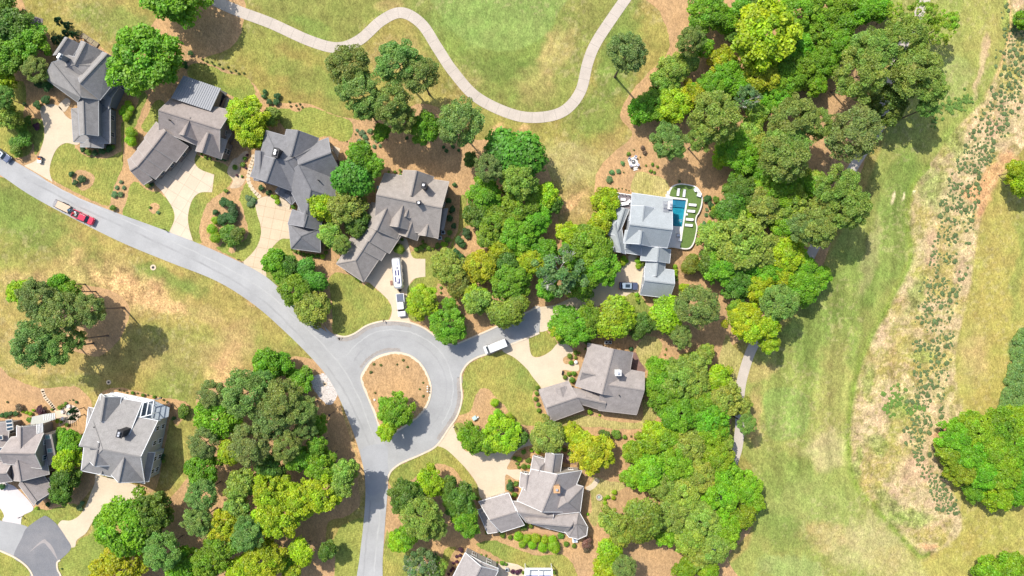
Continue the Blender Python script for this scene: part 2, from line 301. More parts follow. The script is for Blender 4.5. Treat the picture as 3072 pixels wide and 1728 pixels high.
def groundmat(name, attr=True, col=(.3, .3, .1), col2=(.2, .3, .08), big_s=.06, stripe=None, amp=.22):
    m = bpy.data.materials.new(name); m.use_nodes = True; t = m.node_tree; b = t.nodes['Principled BSDF']
    b.inputs['Roughness'].default_value = .95; b.inputs['Specular IOR Level'].default_value = .1
    g = t.nodes.new('ShaderNodeNewGeometry')
    if attr:
        a = t.nodes.new('ShaderNodeAttribute'); a.attribute_name = 'Col'; src = a.outputs['Color']
    else:
        n = t.nodes.new('ShaderNodeTexNoise'); n.inputs['Scale'].default_value = big_s; n.inputs['Detail'].default_value = 6; n.inputs['Roughness'].default_value = .6
        t.links.new(g.outputs['Position'], n.inputs['Vector']); rp = t.nodes.new('ShaderNodeValToRGB')
        rp.color_ramp.elements[0].position = .38; rp.color_ramp.elements[1].position = .62
        rp.color_ramp.elements[0].color = tuple(col) + (1,); rp.color_ramp.elements[1].color = tuple(col2) + (1,)
        t.links.new(n.outputs['Fac'], rp.inputs[0]); src = rp.outputs[0]
    sc = None
    for s_, lo in ((.55, amp * .7), (1.9, amp * 1.1), (4.5, amp * 1.5)):
        n = t.nodes.new('ShaderNodeTexNoise'); n.inputs['Scale'].default_value = s_; n.inputs['Detail'].default_value = 4
        mp = t.nodes.new('ShaderNodeMapping'); mp.inputs['Rotation'].default_value = (0, 0, .5); mp.inputs['Scale'].default_value = (1, .55, 1)
        t.links.new(g.outputs['Position'], mp.inputs[0]); t.links.new(mp.outputs[0], n.inputs['Vector'])
        mr = t.nodes.new('ShaderNodeMapRange'); mr.inputs[1].default_value = .3; mr.inputs[2].default_value = .7; mr.inputs[3].default_value = 1 - lo; mr.inputs[4].default_value = 1 + lo
        t.links.new(n.outputs['Fac'], mr.inputs[0])
        if sc is None: sc = mr.outputs[0]
        else:
            mm = t.nodes.new('ShaderNodeMath'); mm.operation = 'MULTIPLY'; t.links.new(sc, mm.inputs[0]); t.links.new(mr.outputs[0], mm.inputs[1]); sc = mm.outputs[0]
    if stripe is not None:
        w = t.nodes.new('ShaderNodeTexWave'); w.inputs['Scale'].default_value = .55; w.inputs['Distortion'].default_value = 2.5; w.inputs['Detail'].default_value = 1
        mp = t.nodes.new('ShaderNodeMapping'); mp.inputs['Rotation'].default_value = (0, 0, R(stripe)); t.links.new(g.outputs['Position'], mp.inputs[0]); t.links.new(mp.outputs[0], w.inputs['Vector'])
        mr = t.nodes.new('ShaderNodeMapRange'); mr.inputs[3].default_value = .93; mr.inputs[4].default_value = 1.07; t.links.new(w.outputs['Fac'], mr.inputs[0])
        mm = t.nodes.new('ShaderNodeMath'); mm.operation = 'MULTIPLY'; t.links.new(sc, mm.inputs[0]); t.links.new(mr.outputs[0], mm.inputs[1]); sc = mm.outputs[0]
    if attr:
        n = t.nodes.new('ShaderNodeTexNoise'); n.inputs['Scale'].default_value = 2.2; n.inputs['Detail'].default_value = 3; n.inputs['Roughness'].default_value = .7; t.links.new(g.outputs['Position'], n.inputs['Vector'])
        m1 = t.nodes.new('ShaderNodeMath'); m1.operation = 'SUBTRACT'; t.links.new(n.outputs['Fac'], m1.inputs[0]); m1.inputs[1].default_value = .5
        m2 = t.nodes.new('ShaderNodeMath'); m2.operation = 'MULTIPLY'; t.links.new(m1.outputs[0], m2.inputs[0]); t.links.new(a.outputs['Alpha'], m2.inputs[1])
        m3 = t.nodes.new('ShaderNodeMath'); m3.operation = 'MULTIPLY_ADD'; t.links.new(m2.outputs[0], m3.inputs[0]); m3.inputs[1].default_value = 2.4; m3.inputs[2].default_value = 1
        mm = t.nodes.new('ShaderNodeMath'); mm.operation = 'MULTIPLY'; t.links.new(sc, mm.inputs[0]); t.links.new(m3.outputs[0], mm.inputs[1]); sc = mm.outputs[0]
    v = t.nodes.new('ShaderNodeVectorMath'); v.operation = 'SCALE'; t.links.new(src, v.inputs[0]); t.links.new(sc, v.inputs['Scale'])
    t.links.new(v.outputs[0], b.inputs['Base Color'])
    bp = t.nodes.new('ShaderNodeBump'); bp.inputs['Strength'].default_value = .35; bp.inputs['Distance'].default_value = .08
    t.links.new(sc, bp.inputs['Height']); t.links.new(bp.outputs[0], b.inputs['Normal'])
    return m
me.materials.append(groundmat('ground_cover')); o = bpy.data.objects.new('ground', me); COL.objects.link(o); tag(o, None, None, None, 'structure')
# ------------------------------------------------------------ mulch, lawns, paths, roads
M_MULCH = groundmat('pine_straw', False, (.49, .305, .15), (.42, .27, .14), .12, amp=.17)
M_MULCH2 = groundmat('tan_pine_straw', False, (.48, .30, .15), (.42, .265, .14), .1, amp=.15)
M_LAWN = groundmat('lawn_grass', False, (.325, .29, .075), (.20, .245, .055), .09, stripe=20)
M_LAWN2 = groundmat('lawn_grass_green', False, (.205, .255, .055), (.285, .29, .07), .09, stripe=75)
M_LAWN3 = groundmat('lawn_grass_dry', False, (.42, .35, .14), (.34, .31, .10), .1, stripe=0)
M_DRIVE = mat('drive_concrete', (.60, .495, .36), .8, .07, .25, fine=.05, fscale=3)
M_ROAD = mat('asphalt', (.375, .375, .375), .85, .13, .12, fine=.10, fscale=9)
M_ROAD2 = mat('asphalt_worn', (.31, .31, .31), .85, .13, .15, col2=(.385, .385, .382), fine=.10, fscale=9)
M_ROAD3 = mat('asphalt_fresh', (.17, .175, .19), .8, .12, .15, col2=(.24, .235, .24), fine=.2, fscale=9)
M_PATH = mat('path_concrete', (.49, .43, .37), .85, .08, .3, fine=.07, fscale=4)
M_CURB = mat('kerb_concrete', (.66, .55, .42), .8, .08, 1.0)
LZ = {'mulch': .012, 'lawn': .024, 'mulch2': .036, 'path': .05, 'drive': .062, 'road': .075}
def mulch(t, p, z='mulch', m=None): return flat('mulch_bed', Wp(t, p), LZ[z], m or M_MULCH)
def lawn(t, p, m=None): return flat('lawn', Wp(t, p), LZ['lawn'] + .0006 * len([1 for o in COL.objects if o.name.startswith('lawn')]) % .01, m or M_LAWN)
mulch('D', [(-60, 230), (-60, -10), (40, -20), (75, 50), (120, 85), (150, 120), (175, 95), (210, 90), (250, 115), (300, 150), (330, 130), (385, 60), (400, 35), (440, -10), (600, -10), (612, 60), (580, 120), (510, 150), (560, 172), (600, 188), (640, 212), (662, 245), (700, 258), (775, 261), (830, 285), (892, 300), (925, 300), (960, 275), (1000, 285), (1050, 262), (1110, 275), (1150, 330), (1200, 352), (1240, 350), (1330, 370), (1380, 430), (1396, 500), (1408, 570), (1430, 620), (1480, 640), (1540, 640), (1560, 690), (1400, 790), (1350, 805), (1150, 868), (1000, 822), (850, 856), (760, 800), (690, 730), (520, 630), (280, 545), (100, 460), (-60, 420)])
mulch('D', [(1640, -40), (2190, -40), (2220, 40), (2190, 150), (2240, 230), (2190, 330), (2170, 420), (2120, 520), (2080, 640), (2030, 740), (1960, 790), (1900, 830), (1830, 880), (1800, 930), (1840, 1000), (1840, 1160), (1890, 1240), (1890, 1330), (1830, 1400), (1800, 1500), (975, 1500), (978, 1200), (1000, 1160), (1100, 1100), (1140, 1060), (1150, 1020), (1160, 900), (1230, 880), (1330, 860), (1400, 800), (1540, 690), (1560, 640), (1510, 600), (1497, 500), (1500, 440), (1530, 395), (1590, 340), (1560, 290), (1590, 230), (1630, 185), (1680, 130), (1680, 80), (1660, 30)])
mulch('a2', [(-60, 890), (100, 910), (250, 970), (400, 1005), (600, 990), (700, 990), (770, 1050), (822, 1110), (835, 1200), (800, 1330), (740, 1449), (820, 1700), (860, 1850), (760, 2000), (640, 2100), (300, 2120), (-60, 2120)], m=M_MULCH2)
mulch('a2', [(700, 85), (850, 85), (1000, 120), (1130, 200), (1178, 300), (1150, 420), (1080, 560), (1000, 650), (900, 715), (780, 700), (600, 650), (520, 600), (400, 500), (420, 250)], m=M_MULCH2)
mulch('a2', [(900, 1060), (1060, 1000), (1200, 1020), (1400, 1075), (1600, 1108), (1700, 1140), (1710, 1210), (1610, 1340), (1545, 1290), (1500, 1500), (1420, 1900), (1290, 1930), (1200, 1700), (900, 1300)])
mulch('D', [(495, 1000), (560, 960), (640, 930), (700, 900), (790, 905), (840, 960), (868, 1060), (892, 1140), (900, 1210), (905, 1270), (870, 1300), (830, 1310), (820, 1360), (830, 1500), (230, 1500), (300, 1400), (330, 1340), (420, 1260), (500, 1150)], m=M_MULCH2)
G = M_LAWN2; Dy = M_LAWN3
lawn('a0', [(-60, 780), (60, 750), (210, 740), (240, 900), (210, 1040), (290, 1130), (300, 1080), (380, 1090), (402, 1230), (370, 1340), (320, 1400), (300, 1300), (260, 1400), (100, 1430), (-60, 1340)])
lawn('a1', [(600, 40), (660, 40), (690, 90), (760, 150), (870, 175), (980, 175), (1090, 120), (1112, 150), (1110, 260), (1060, 370), (1012, 500), (985, 608), (860, 570), (740, 510), (620, 450), (480, 372), (448, 290), (470, 190), (520, 90)])
lawn('a0', [(1100, 1130), (1170, 1090), (1240, 960), (1280, 820), (1335, 870), (1305, 950), (1250, 1080), (1225, 1150), (1140, 1180), (1120, 1300), (1115, 1440), (1105, 1440)])
lawn('a0', [(1490, 930), (1400, 920), (1340, 1040), (1285, 1130), (1300, 1185), (1370, 1205), (1440, 1180), (1490, 1100)], G)
lawn('a1', [(1250, 392), (1300, 440), (1380, 480), (1440, 480), (1520, 560), (1575, 650), (1580, 740), (1535, 845), (1440, 812), (1300, 768), (1118, 690), (1150, 560), (1168, 450), (1200, 400)], G)
lawn('b1', [(-40, 120), (0, 165), (80, 185), (180, 215), (250, 250), (293, 310), (292, 370), (250, 440), (180, 500), (90, 560), (40, 640), (5, 760), (-5, 860), (15, 948), (-80, 912), (-150, 700), (-100, 300), (-60, 200)])
lawn('b1', [(430, 395), (480, 480), (530, 545), (520, 620), (548, 780), (550, 880), (520, 970), (470, 1040), (385, 1112), (280, 1062), (150, 995), (190, 940), (300, 960), (420, 900), (430, 780), (380, 690), (350, 600), (370, 500), (400, 430)], G)
lawn('b1', [(825, 900), (740, 905), (670, 965), (620, 1040), (598, 1120), (600, 1242), (700, 1330), (800, 1410), (840, 1300), (860, 1200), (890, 1120), (860, 1060), (830, 1000)], G)
lawn('b2', [(1250, -45), (1350, -20), (1440, 20), (1480, 70), (1530, 50), (1620, 130), (1700, 205), (1735, 290), (1700, 385), (1640, 400), (1560, 420), (1430, 500), (1330, 542), (1240, 520), (1200, 480), (1200, 330), (1190, 200), (1165, 60), (1180, -10)])
lawn('b0', [(700, 1000), (780, 980), (880, 1012), (970, 972), (1080, 990), (1200, 1040), (1350, 1090), (1385, 1150), (1372, 1240), (1300, 1285), (1180, 1235), (1100, 1240), (1050, 1262), (900, 1180), (780, 1170), (720, 1090)], G)
lawn('b0', [(-100, 600), (0, 572), (100, 600), (250, 665), (400, 690), (470, 760), (500, 860), (380, 910), (200, 820), (0, 740), (-100, 700)])
lawn('c1', [(545, 535), (605, 525), (600, 650), (640, 770), (590, 800), (545, 860), (490, 930), (500, 1050), (390, 1075), (320, 1150), (340, 1270), (415, 1340), (340, 1400), (340, 1480), (270, 1560), (190, 1650), (90, 1630), (62, 1480), (70, 1350), (130, 1270), (200, 1100), (130, 1082), (97, 1035), (150, 1008), (300, 1012), (440, 1000), (472, 930), (528, 810)])
lawn('c2', [(930, 665), (840, 692), (700, 742), (610, 805), (572, 880), (565, 960), (578, 1060), (560, 1160), (538, 1240), (600, 1230), (650, 1190), (680, 1080), (730, 1012), (800, 1010), (880, 1100), (960, 1180), (1050, 1310), (1200, 1342), (1340, 1300), (1300, 1240), (1230, 1180), (1200, 1050), (1270, 985), (1150, 830), (1040, 725)])
lawn('c2', [(1165, 540), (1180, 680), (1220, 722), (1290, 710), (1370, 662), (1425, 600), (1340, 500), (1290, 490)])
lawn('c3', [(330, 272), (400, 290), (480, 350), (600, 480), (690, 610), (742, 745), (690, 740), (620, 690), (570, 600), (500, 490), (400, 440), (300, 440), (180, 505), (120, 570), (-60, 660), (-100, 560), (-60, 480), (60, 420), (180, 350)])
lawn('c2', [(490, 1335), (560, 1320), (600, 1380), (560, 1440), (500, 1440)])
lawn('c3', [(700, 1150), (850, 1128), (950, 1160), (1100, 1220), (1250, 1262), (1450, 1252), (1550, 1325), (1610, 1449), (1620, 1560), (1400, 1560), (1380, 1395), (1150, 1380), (1000, 1340), (900, 1290), (800, 1230), (720, 1190)])
lawn('c3', [(410, 1200), (505, 1190), (455, 1290), (420, 1400), (400, 1500), (350, 1500), (380, 1300)])
lawn('b3', [(1490, 930), (1300, 985), (1230, 1080), (1200, 1150), (1225, 1250), (1215, 1449), (1200, 1560), (1440, 1560), (1450, 1350), (1475, 1150)], G)
lawn('b3', [(1690, 1040), (1660, 1250), (1642, 1449), (1630, 1560), (2050, 1560), (2020, 1280), (1860, 1200), (1770, 1220), (1725, 1100)])
lawn('d2', [(330, 640), (420, 530), (560, 590), (520, 750), (470, 840), (400, 830), (350, 740)], Dy)
lawn('d2', [(-460, 1330), (-200, 1250), (0, 1272), (100, 1300), (372, 1302), (385, 1100), (430, 1130), (500, 1160), (512, 1280), (400, 1362), (200, 1375), (0, 1355), (-250, 1350)], Dy)
lawn('c3', [(1700, 530), (1750, 570), (1690, 650), (1720, 680), (1740, 850), (1700, 900), (1760, 1000), (1800, 930), (1830, 800), (1932, 700), (2050, 640), (2000, 600), (1880, 590), (1800, 560)], Dy)
lawn('a3', [(195, 1000), (190, 905), (300, 838), (420, 850), (560, 818), (660, 790), (745, 850), (700, 922), (620, 952), (540, 985), (400, 1015)])
lawn('a3', [(950, 862), (850, 950), (830, 1050), (720, 1120), (690, 1170), (640, 1195), (560, 1290), (520, 1330), (500, 1560), (880, 1560), (960, 1300), (970, 1150), (930, 1000), (935, 900)], G)
lawn('a3', [(-60, 1205), (0, 1225), (100, 1270), (220, 1360), (285, 1449), (300, 1560), (-60, 1560)]); lawn('a3', [(-60, 815), (0, 835), (34, 862), (35, 930), (0, 950), (-60, 955)])
lawn('d1', [(315, 330), (380, 300), (470, 330), (560, 352), (620, 410), (630, 470), (615, 535), (300, 495)], Dy)
lawn('d1', [(215, 1449), (250, 1405), (320, 1392), (370, 1415), (420, 1500), (470, 1540), (465, 1620), (400, 1640), (300, 1580), (220, 1500)])
lawn('d2', [(1150, 520), (1200, 620), (1270, 700), (1240, 950), (1200, 1000), (1100, 900), (1060, 800), (1090, 680)], Dy)
# small beds on top of the lawns
for t, p in [('a1', [(680, 300), (750, 285), (820, 310), (860, 360), (820, 440), (740, 470), (690, 420), (650, 390)]), ('a1', [(1360, 600), (1400, 580), (1440, 600), (1440, 640), (1400, 678), (1355, 655)]),
             ('b1', [(190, 495), (260, 520), (360, 560), (400, 680), (410, 780), (300, 780), (200, 960), (130, 970), (60, 940), (15, 900), (5, 780), (40, 650), (100, 560)]), ('b1', [(260, 1000), (290, 975), (325, 990), (325, 1020), (290, 1040), (262, 1025)]),
             ('c1', [(60, 1350), (20, 1400), (30, 1480), (60, 1440)]), ('c2', [(100, 100)] * 0 or [(340, 60), (390, 80), (470, 200), (400, 260), (330, 190)]),
             ('c2', [(1475, 745), (1500, 720), (1560, 690), (1610, 640), (1700, 640), (1690, 700), (1630, 700), (1605, 790), (1560, 795), (1500, 780)]), ('c2', [(1470, 900), (1490, 838), (1560, 838), (1600, 850), (1590, 980), (1560, 980), (1520, 930)]),
             ('c3', [(970, 480), (990, 400), (1100, 280), (1200, 260), (1320, 300), (1200, 480), (1100, 485)]), ('c3', [(958, 700), (955, 590), (965, 530), (1020, 530), (1080, 600), (1040, 760), (985, 700)])]:
    if p: mulch(t, p, 'mulch2')
# cart paths
def path(t, pts, w, name='cart_path', m=None, z='path'): return strip(name, Wp(t, pts, closed=False, seg=10), w, LZ[z], m or M_PATH)
path('D', [(470, -50), (530, -5), (600, 28), (680, 58), (780, 103), (850, 120), (905, 100), (960, 52), (1010, 32), (1060, 60), (1100, 120), (1140, 180), (1200, 245), (1290, 288), (1360, 295), (1420, 278), (1460, 230), (1478, 160), (1498, 110), (1540, 45), (1600, -40)], 2.75)
path('D', [(2345, -40), (2325, 5), (2305, 48), (2260, 140), (2225, 250), (2222, 300), (2185, 360), (2144, 425), (2095, 520), (2050, 620), (2000, 710), (1940, 800), (1895, 870), (1870, 940), (1860, 1000), (1862, 1060), (1856, 1120), (1845, 1160), (1800, 1300), (1780, 1500)], 2.5)

M_JOINT = mat('path_joint', (.36, .32, .28), .9, .1, 2)
def joints(t, pts, w, step=3.0):
    c = Wp(t, pts, closed=False, seg=10); b = MB(); acc = 0
    for i in range(1, len(c)):
        p, q = Vector(c[i - 1]), Vector(c[i]); l = (q - p).length; d = (q - p) / l; n = Vector((-d.y, d.x))
        while acc < l:
            o = p + d * acc; b.add([tuple(o + n * w / 2 - d * .045) + (LZ['path'] + .004,), tuple(o - n * w / 2 - d * .045) + (LZ['path'] + .004,), tuple(o - n * w / 2 + d * .045) + (LZ['path'] + .004,), tuple(o + n * w / 2 + d * .045) + (LZ['path'] + .004,)], [(0, 1, 2, 3)]); acc += step
        acc -= l
    tag(b.build('path_joints', M_JOINT), kind='structure')
joints('D', [(470, -50), (530, -5), (600, 28), (680, 58), (780, 103), (850, 120), (905, 100), (960, 52), (1010, 32), (1060, 60), (1100, 120), (1140, 180), (1200, 245), (1290, 288), (1360, 295), (1420, 278), (1460, 230), (1478, 160), (1498, 110), (1540, 45), (1600, -40)], 2.7)
def drive(t, p, m=None): return flat('driveway', Wp(t, p, seg=5), LZ['drive'], m or M_DRIVE)
def road(t, p, m, z): return flat('road', Wp(t, p, seg=5), z, m)
def jointed(name, col, rot, w=3.0):
    m = mat(name, col, .8, .07, .25, fine=.05, fscale=3); t = m.node_tree; b = t.nodes['Principled BSDF']; src = b.inputs['Base Color'].links[0].from_socket
    g = t.nodes.new('ShaderNodeNewGeometry'); mp = t.nodes.new('ShaderNodeMapping'); mp.inputs['Rotation'].default_value = (0, 0, rot)
    t.links.new(g.outputs['Position'], mp.inputs[0]); br = t.nodes.new('ShaderNodeTexBrick'); br.offset = 0.0
    br.inputs['Scale'].default_value = 1; br.inputs['Brick Width'].default_value = w; br.inputs['Row Height'].default_value = w; br.inputs['Mortar Size'].default_value = .055; br.inputs['Mortar Smooth'].default_value = .6
    br.inputs['Color1'].default_value = (1, 1, 1, 1); br.inputs['Color2'].default_value = (.95, .94, .93, 1); br.inputs['Mortar'].default_value = (.66, .62, .58, 1)
    t.links.new(mp.outputs[0], br.inputs['Vector']); mu = t.nodes.new('ShaderNodeMix'); mu.data_type = 'RGBA'; mu.blend_type = 'MULTIPLY'; mu.inputs[0].default_value = 1
    t.links.new(src, mu.inputs[6]); t.links.new(br.outputs['Color'], mu.inputs[7]); t.links.new(mu.outputs[2], b.inputs['Base Color']); return m
M_DJ = jointed('drive_concrete_jointed', (.64, .52, .39), .55); M_DJ2 = jointed('drive_concrete_scored', (.60, .475, .33), .2, 2.6)
M_PJ = jointed('path_concrete_jointed', (.52, .46, .41), .1, 3.2)
drive('a0', [(365, 985), (450, 945), (540, 965), (590, 1040), (640, 1080), (700, 1090), (720, 1300), (600, 1295), (525, 1338), (475, 1430), (450, 1545), (478, 1650, 1), (220, 1500, 1), (330, 1449), (372, 1350), (402, 1240), (398, 1140)])
drive('a0', [(530, 960), (580, 900), (615, 890), (640, 930), (600, 1000), (575, 1010)])
drive('a1', [(1400, 400), (1380, 300), (1640, 60), (1720, 30), (1790, 90), (1762, 200), (1810, 275), (1941, 325, 1), (1921, 486, 1), (1811, 490), (1740, 560), (1705, 690), (1712, 800), (1748, 925, 1), (1525, 860, 1), (1578, 740), (1572, 650), (1520, 555), (1460, 470)], M_DJ)
drive('b1', [(505, 570), (600, 520), (650, 530), (740, 600), (830, 650), (850, 800), (820, 900), (740, 908), (670, 968), (620, 1045), (598, 1120), (602, 1255, 1), (375, 1128, 1), (470, 1040), (525, 960), (552, 870), (548, 780), (520, 690)], M_DJ2)
drive('b1', [(1540, 1306), (1640, 1396), (1715, 1476), (1738, 1546), (1730, 1606), (1700, 1668, 1), (1912, 1668, 1), (1885, 1606), (1870, 1506), (1875, 1406), (1885, 1345), (1941, 1270), (2041, 1250, 1), (2041, 1088, 1), (1941, 1083), (1908, 1035), (1880, 930), (1850, 900), (1760, 900), (1500, 1250)])
drive('c2', [(970, 622), (930, 668), (1040, 730), (1150, 830), (1200, 900), (1270, 985), (1300, 1015), (1540, 930), (1540, 905), (1472, 892), (1470, 850), (1490, 838), (1610, 850), (1610, 785), (1500, 785), (1475, 745), (1500, 715), (1560, 690), (1560, 650), (1500, 600), (1425, 602), (1370, 662), (1290, 712), (1220, 722), (1182, 680), (1165, 550, 1)])
drive('c2', [(1811, 54), (1871, -16), (1961, -96), (2061, -136), (2071, -196), (2141, -196), (2141, -120), (2211, -86), (2211, 24), (2181, 154), (2111, 134), (2021, 184), (1920, 215), (1811, 250), (1700, 330), (1560, 400), (1420, 440), (1320, 485), (1268, 495, 1), (1250, 268, 1), (1400, 250), (1560, 180), (1700, 120)])
drive('c3', [(488, 70, 1), (495, 130), (540, 220), (600, 320), (750, 300), (900, 290), (985, 335), (1000, 400), (972, 480), (1095, 488), (1090, 572), (1040, 572), (960, 530), (952, 640), (955, 700), (980, 730), (747, 752), (700, 620), (610, 490), (480, 355), (400, 292), (322, 268, 1)])
drive('a3', [(865, 505), (925, 545), (1100, 585), (1200, 615), (1282, 662), (1282, 720), (1180, 760), (1020, 820), (930, 870), (840, 960), (780, 1060), (700, 1120), (682, 1180), (645, 1192, 1), (525, 985, 1), (560, 945), (640, 945), (720, 900), (780, 810), (830, 680), (860, 600)])
drive('a3', [(-60, 480), (60, 600), (150, 650), (305, 830), (205, 905), (192, 1000, 1), (30, 955), (38, 900), (0, 835), (-60, 800)], mat('drive_white', (.60, .55, .54), .8, .05, .3))
path('c3', [(955, 400), (1010, 320), (1080, 265), (1190, 232)], 1.7, 'path', M_DRIVE, 'path')
path('c3', [(1470, 225), (1530, 250), (1580, 300)], 1.5, 'path', M_DRIVE, 'path'); path('c3', [(1790, 570), (1750, 630), (1690, 665)], 1.3, 'path', M_DRIVE, 'path')
CULTOP = [(-680, 455), (-660, 470), (-590, 520), (-500, 537), (-411, 508), (-311, 442), (-211, 407), (-111, 393), (0, 396), (110, 415), (220, 460), (320, 530), (410, 590), (460, 607), (530, 597), (640, 550), (800, 480), (950, 410), (1120, 330), (1262, 262)]
CULBOT = [(1262, 505), (1100, 570), (960, 625), (820, 685), (700, 725), (620, 775), (570, 840), (550, 900), (555, 1000), (562, 1080), (545, 1180), (510, 1270), (440, 1370), (330, 1525), (200, 1600), (60, 1660), (-11, 1696), (-81, 1756), (-111, 1826), (-120, 1870)]
road('c2', CULTOP + [(1262, 505, 1)] + CULBOT[1:] + [(-250, 1780, 1), (-350, 1200, 1), (-530, 760, 1)], M_ROAD2, .068)
road('D', [(-60, 410), (0, 440), (70, 487), (160, 537), (300, 607), (420, 657), (545, 707), (640, 767), (720, 837), (790, 907), (835, 965), (870, 1040), (893, 1100), (908, 1150), (918, 1200), (919, 1260), (912, 1340), (905, 1400), (897, 1500), (956, 1500), (963, 1400), (970, 1300), (976, 1220), (974, 1170), (968, 1120), (950, 1060), (925, 990), (905, 930), (880, 890), (850, 860), (823, 836), (790, 813), (760, 783), (720, 742), (672, 698), (614, 664), (503, 614), (400, 574), (280, 530), (150, 477), (100, 442), (0, 385), (-60, 355)], M_ROAD, LZ['road'])
road('b3', [(1465, 300), (1680, 262), (1700, 420), (1705, 560), (1620, 700), (1512, 700), (1490, 500)], mat('asphalt_patch', (.36, .365, .38), .85, .08, .2, fine=.1, fscale=9), .079)
road('a3', [(-60, 948), (30, 952), (265, 1012), (200, 1150), (128, 1272), (0, 1222), (-60, 1200)], M_ROAD2, .07)
road('a3', [(245, 1012), (380, 915), (430, 910), (520, 985), (600, 1100), (645, 1195), (560, 1290), (520, 1312), (515, 1340), (530, 1400), (570, 1560), (300, 1560), (270, 1390), (220, 1340), (125, 1275), (200, 1100)], M_ROAD3, .078)
road('a3', [(270, 1230), (390, 1120), (430, 1135), (480, 1190), (525, 1300), (500, 1270), (440, 1190), (385, 1150)], mat('asphalt_dusty', (.33, .30, .29), .85, .1, .3), .082)
def kerb(t, p, w=.42, closed=False):
    return strip('kerb', Wp(t, p, closed=False, seg=6), w, 0.0, M_CURB, .16)
# dirt gathered along the kerbs and worn wheel tracks
def dirt(t, p, w, m, z=.084): strip('road_stain', [(x + random.uniform(-.12, .12), y + random.uniform(-.12, .12)) for x, y in Wp(t, p, closed=False, seg=8)], w, z, m)
M_DIRT = mat('asphalt_dirt', (.33, .30, .275), .9, .15, .5, fine=.15); M_TRK = mat('asphalt_track', (.335, .335, .335), .85, .1, .3, fine=.1); M_TRKL = mat('asphalt_pale', (.41, .41, .405), .85, .08, .3, fine=.1)
dirt('c2', [(-560, 555), (-500, 562), (-405, 535), (-305, 468), (-205, 432), (-105, 420), (0, 422), (105, 440)], .9, M_DIRT); dirt('c2', [(540, 900), (540, 1000), (545, 1080), (528, 1175), (492, 1265), (425, 1360), (350, 1470)], 1.3, M_DIRT)
dirt('c2', [(-360, 820), (-300, 750), (-220, 690), (-110, 655), (0, 655)], .7, M_DIRT)
dirt('c2', [(-420, 760), (-330, 640), (-200, 560), (-60, 530), (100, 560), (240, 640), (350, 760), (410, 900), (420, 1040), (390, 1180), (310, 1310), (200, 1420)], .35, M_TRK, .086); dirt('c2', [(-480, 700), (-370, 590), (-230, 500), (-60, 475), (120, 505), (290, 600), (410, 740), (470, 900), (480, 1040), (450, 1190), (380, 1330)], .3, M_TRKL, .087)
dirt('b3', [(1545, 760), (1530, 950), (1500, 1200), (1480, 1500)], .4, M_TRK, .083); dirt('b3', [(1640, 760), (1625, 950), (1595, 1200), (1570, 1500)], .4, M_TRKL, .083)
dirt('D', [(60, 445), (200, 520), (400, 612), (560, 690), (660, 755), (750, 840), (830, 930), (880, 1010), (930, 1120)], .45, M_TRK, .083); dirt('D', [(60, 425), (200, 500), (400, 592), (560, 668), (670, 735), (770, 825), (850, 910), (900, 995), (945, 1110)], .35, M_TRKL, .083)
kerb('c2', CULTOP[2:]); kerb('c2', CULBOT)
kerb('a3', [(-60, 1190), (10, 1222), (130, 1277), (220, 1338), (275, 1400), (305, 1470), (320, 1560)]); kerb('a3', [(548, 1303), (520, 1328), (525, 1390), (552, 1445), (575, 1560)])
ISL = [(-356, 900), (-331, 840), (-281, 770), (-211, 715), (-111, 682), (-11, 675), (100, 705), (190, 775), (250, 870), (283, 960), (288, 1030), (272, 1110), (235, 1190), (180, 1255), (100, 1320), (0, 1385), (-80, 1425), (-140, 1430), (-185, 1380), (-225, 1260), (-290, 1100), (-340, 980)]
ip = Wp('c2', ISL); icx = sum(p[0] for p in ip) / len(ip); icy = sum(p[1] for p in ip) / len(ip)
flat('kerb', ip, .02, M_CURB, h=.15)
o = flat('mulch_bed', [(icx + (x - icx) * .94, icy + (y - icy) * .945) for x, y in ip], .18, M_MULCH)
# white stone bed, its little drain; stepping stones; flagstones
M_STONE = mat('white_stones', (.36, .31, .28), .8, 0, 3, col2=(.80, .74, .70), bump=.2)
flat('gravel_bed', Wp('b2', [(1020, 900), (1080, 880), (1130, 875), (1190, 930), (1235, 1010), (1238, 1080), (1200, 1145), (1150, 1150), (1090, 1100), (1040, 1030), (1010, 960)]), .03, M_STONE)
M_DARK = mat('dark_metal', (.03, .03, .035), .5); M_FLAG = mat('flagstone', (.62, .50, .36), .85, .15, 1.2, fine=.1)
def flush(name, t, x, y, r, m, label, cat, h=.05):
    X0, Y0 = W(t, x, y); b = MB(); b.prism([(X0 + r * math.cos(a * .524), Y0 + r * math.sin(a * .524)) for a in range(12)], .0, .09)
    rt = thing(name, (X0, Y0, 0), label, cat); b.build('collar', M_FLAG, rt, (X0, Y0, 0))
    b = MB(); b.prism([(.45 * r * math.cos(a * .524), .45 * r * math.sin(a * .524)) for a in range(12)], .09, .09 + h); b.build('lid', M_DARK, rt)
flush('manhole', 'b2', 1131, 967, .55, mat('rust', (.35, .14, .05), .8, .2, 3), 'round rusty drain cover in the white stone bed', 'drain')
flush('manhole', 'a1', 1388, 1166, .75, M_FLAG, 'round tan drain with dark centre in the common grass', 'drain')
flush('manhole', 'a2', 985, 950, .6, M_FLAG, 'round drain in tree shade above the grey corner house', 'drain')
def stones(t, pts, w, desc, seed=1):
    r = random.Random(seed)
    for i, (x, y) in enumerate(pts):
        X0, Y0 = W(t, x, y); a0 = r.uniform(0, 3); b = MB(); b.prism([(w * r.uniform(.8, 1.1) * math.cos(a0 + k * 1.047), w * r.uniform(.75, 1.05) * math.sin(a0 + k * 1.047)) for k in range(6)], 0, .07)
        o = b.build('stepping_stone', M_FLAG); o.location = (X0, Y0, 0); tag(o, desc, 'stepping stone', desc)
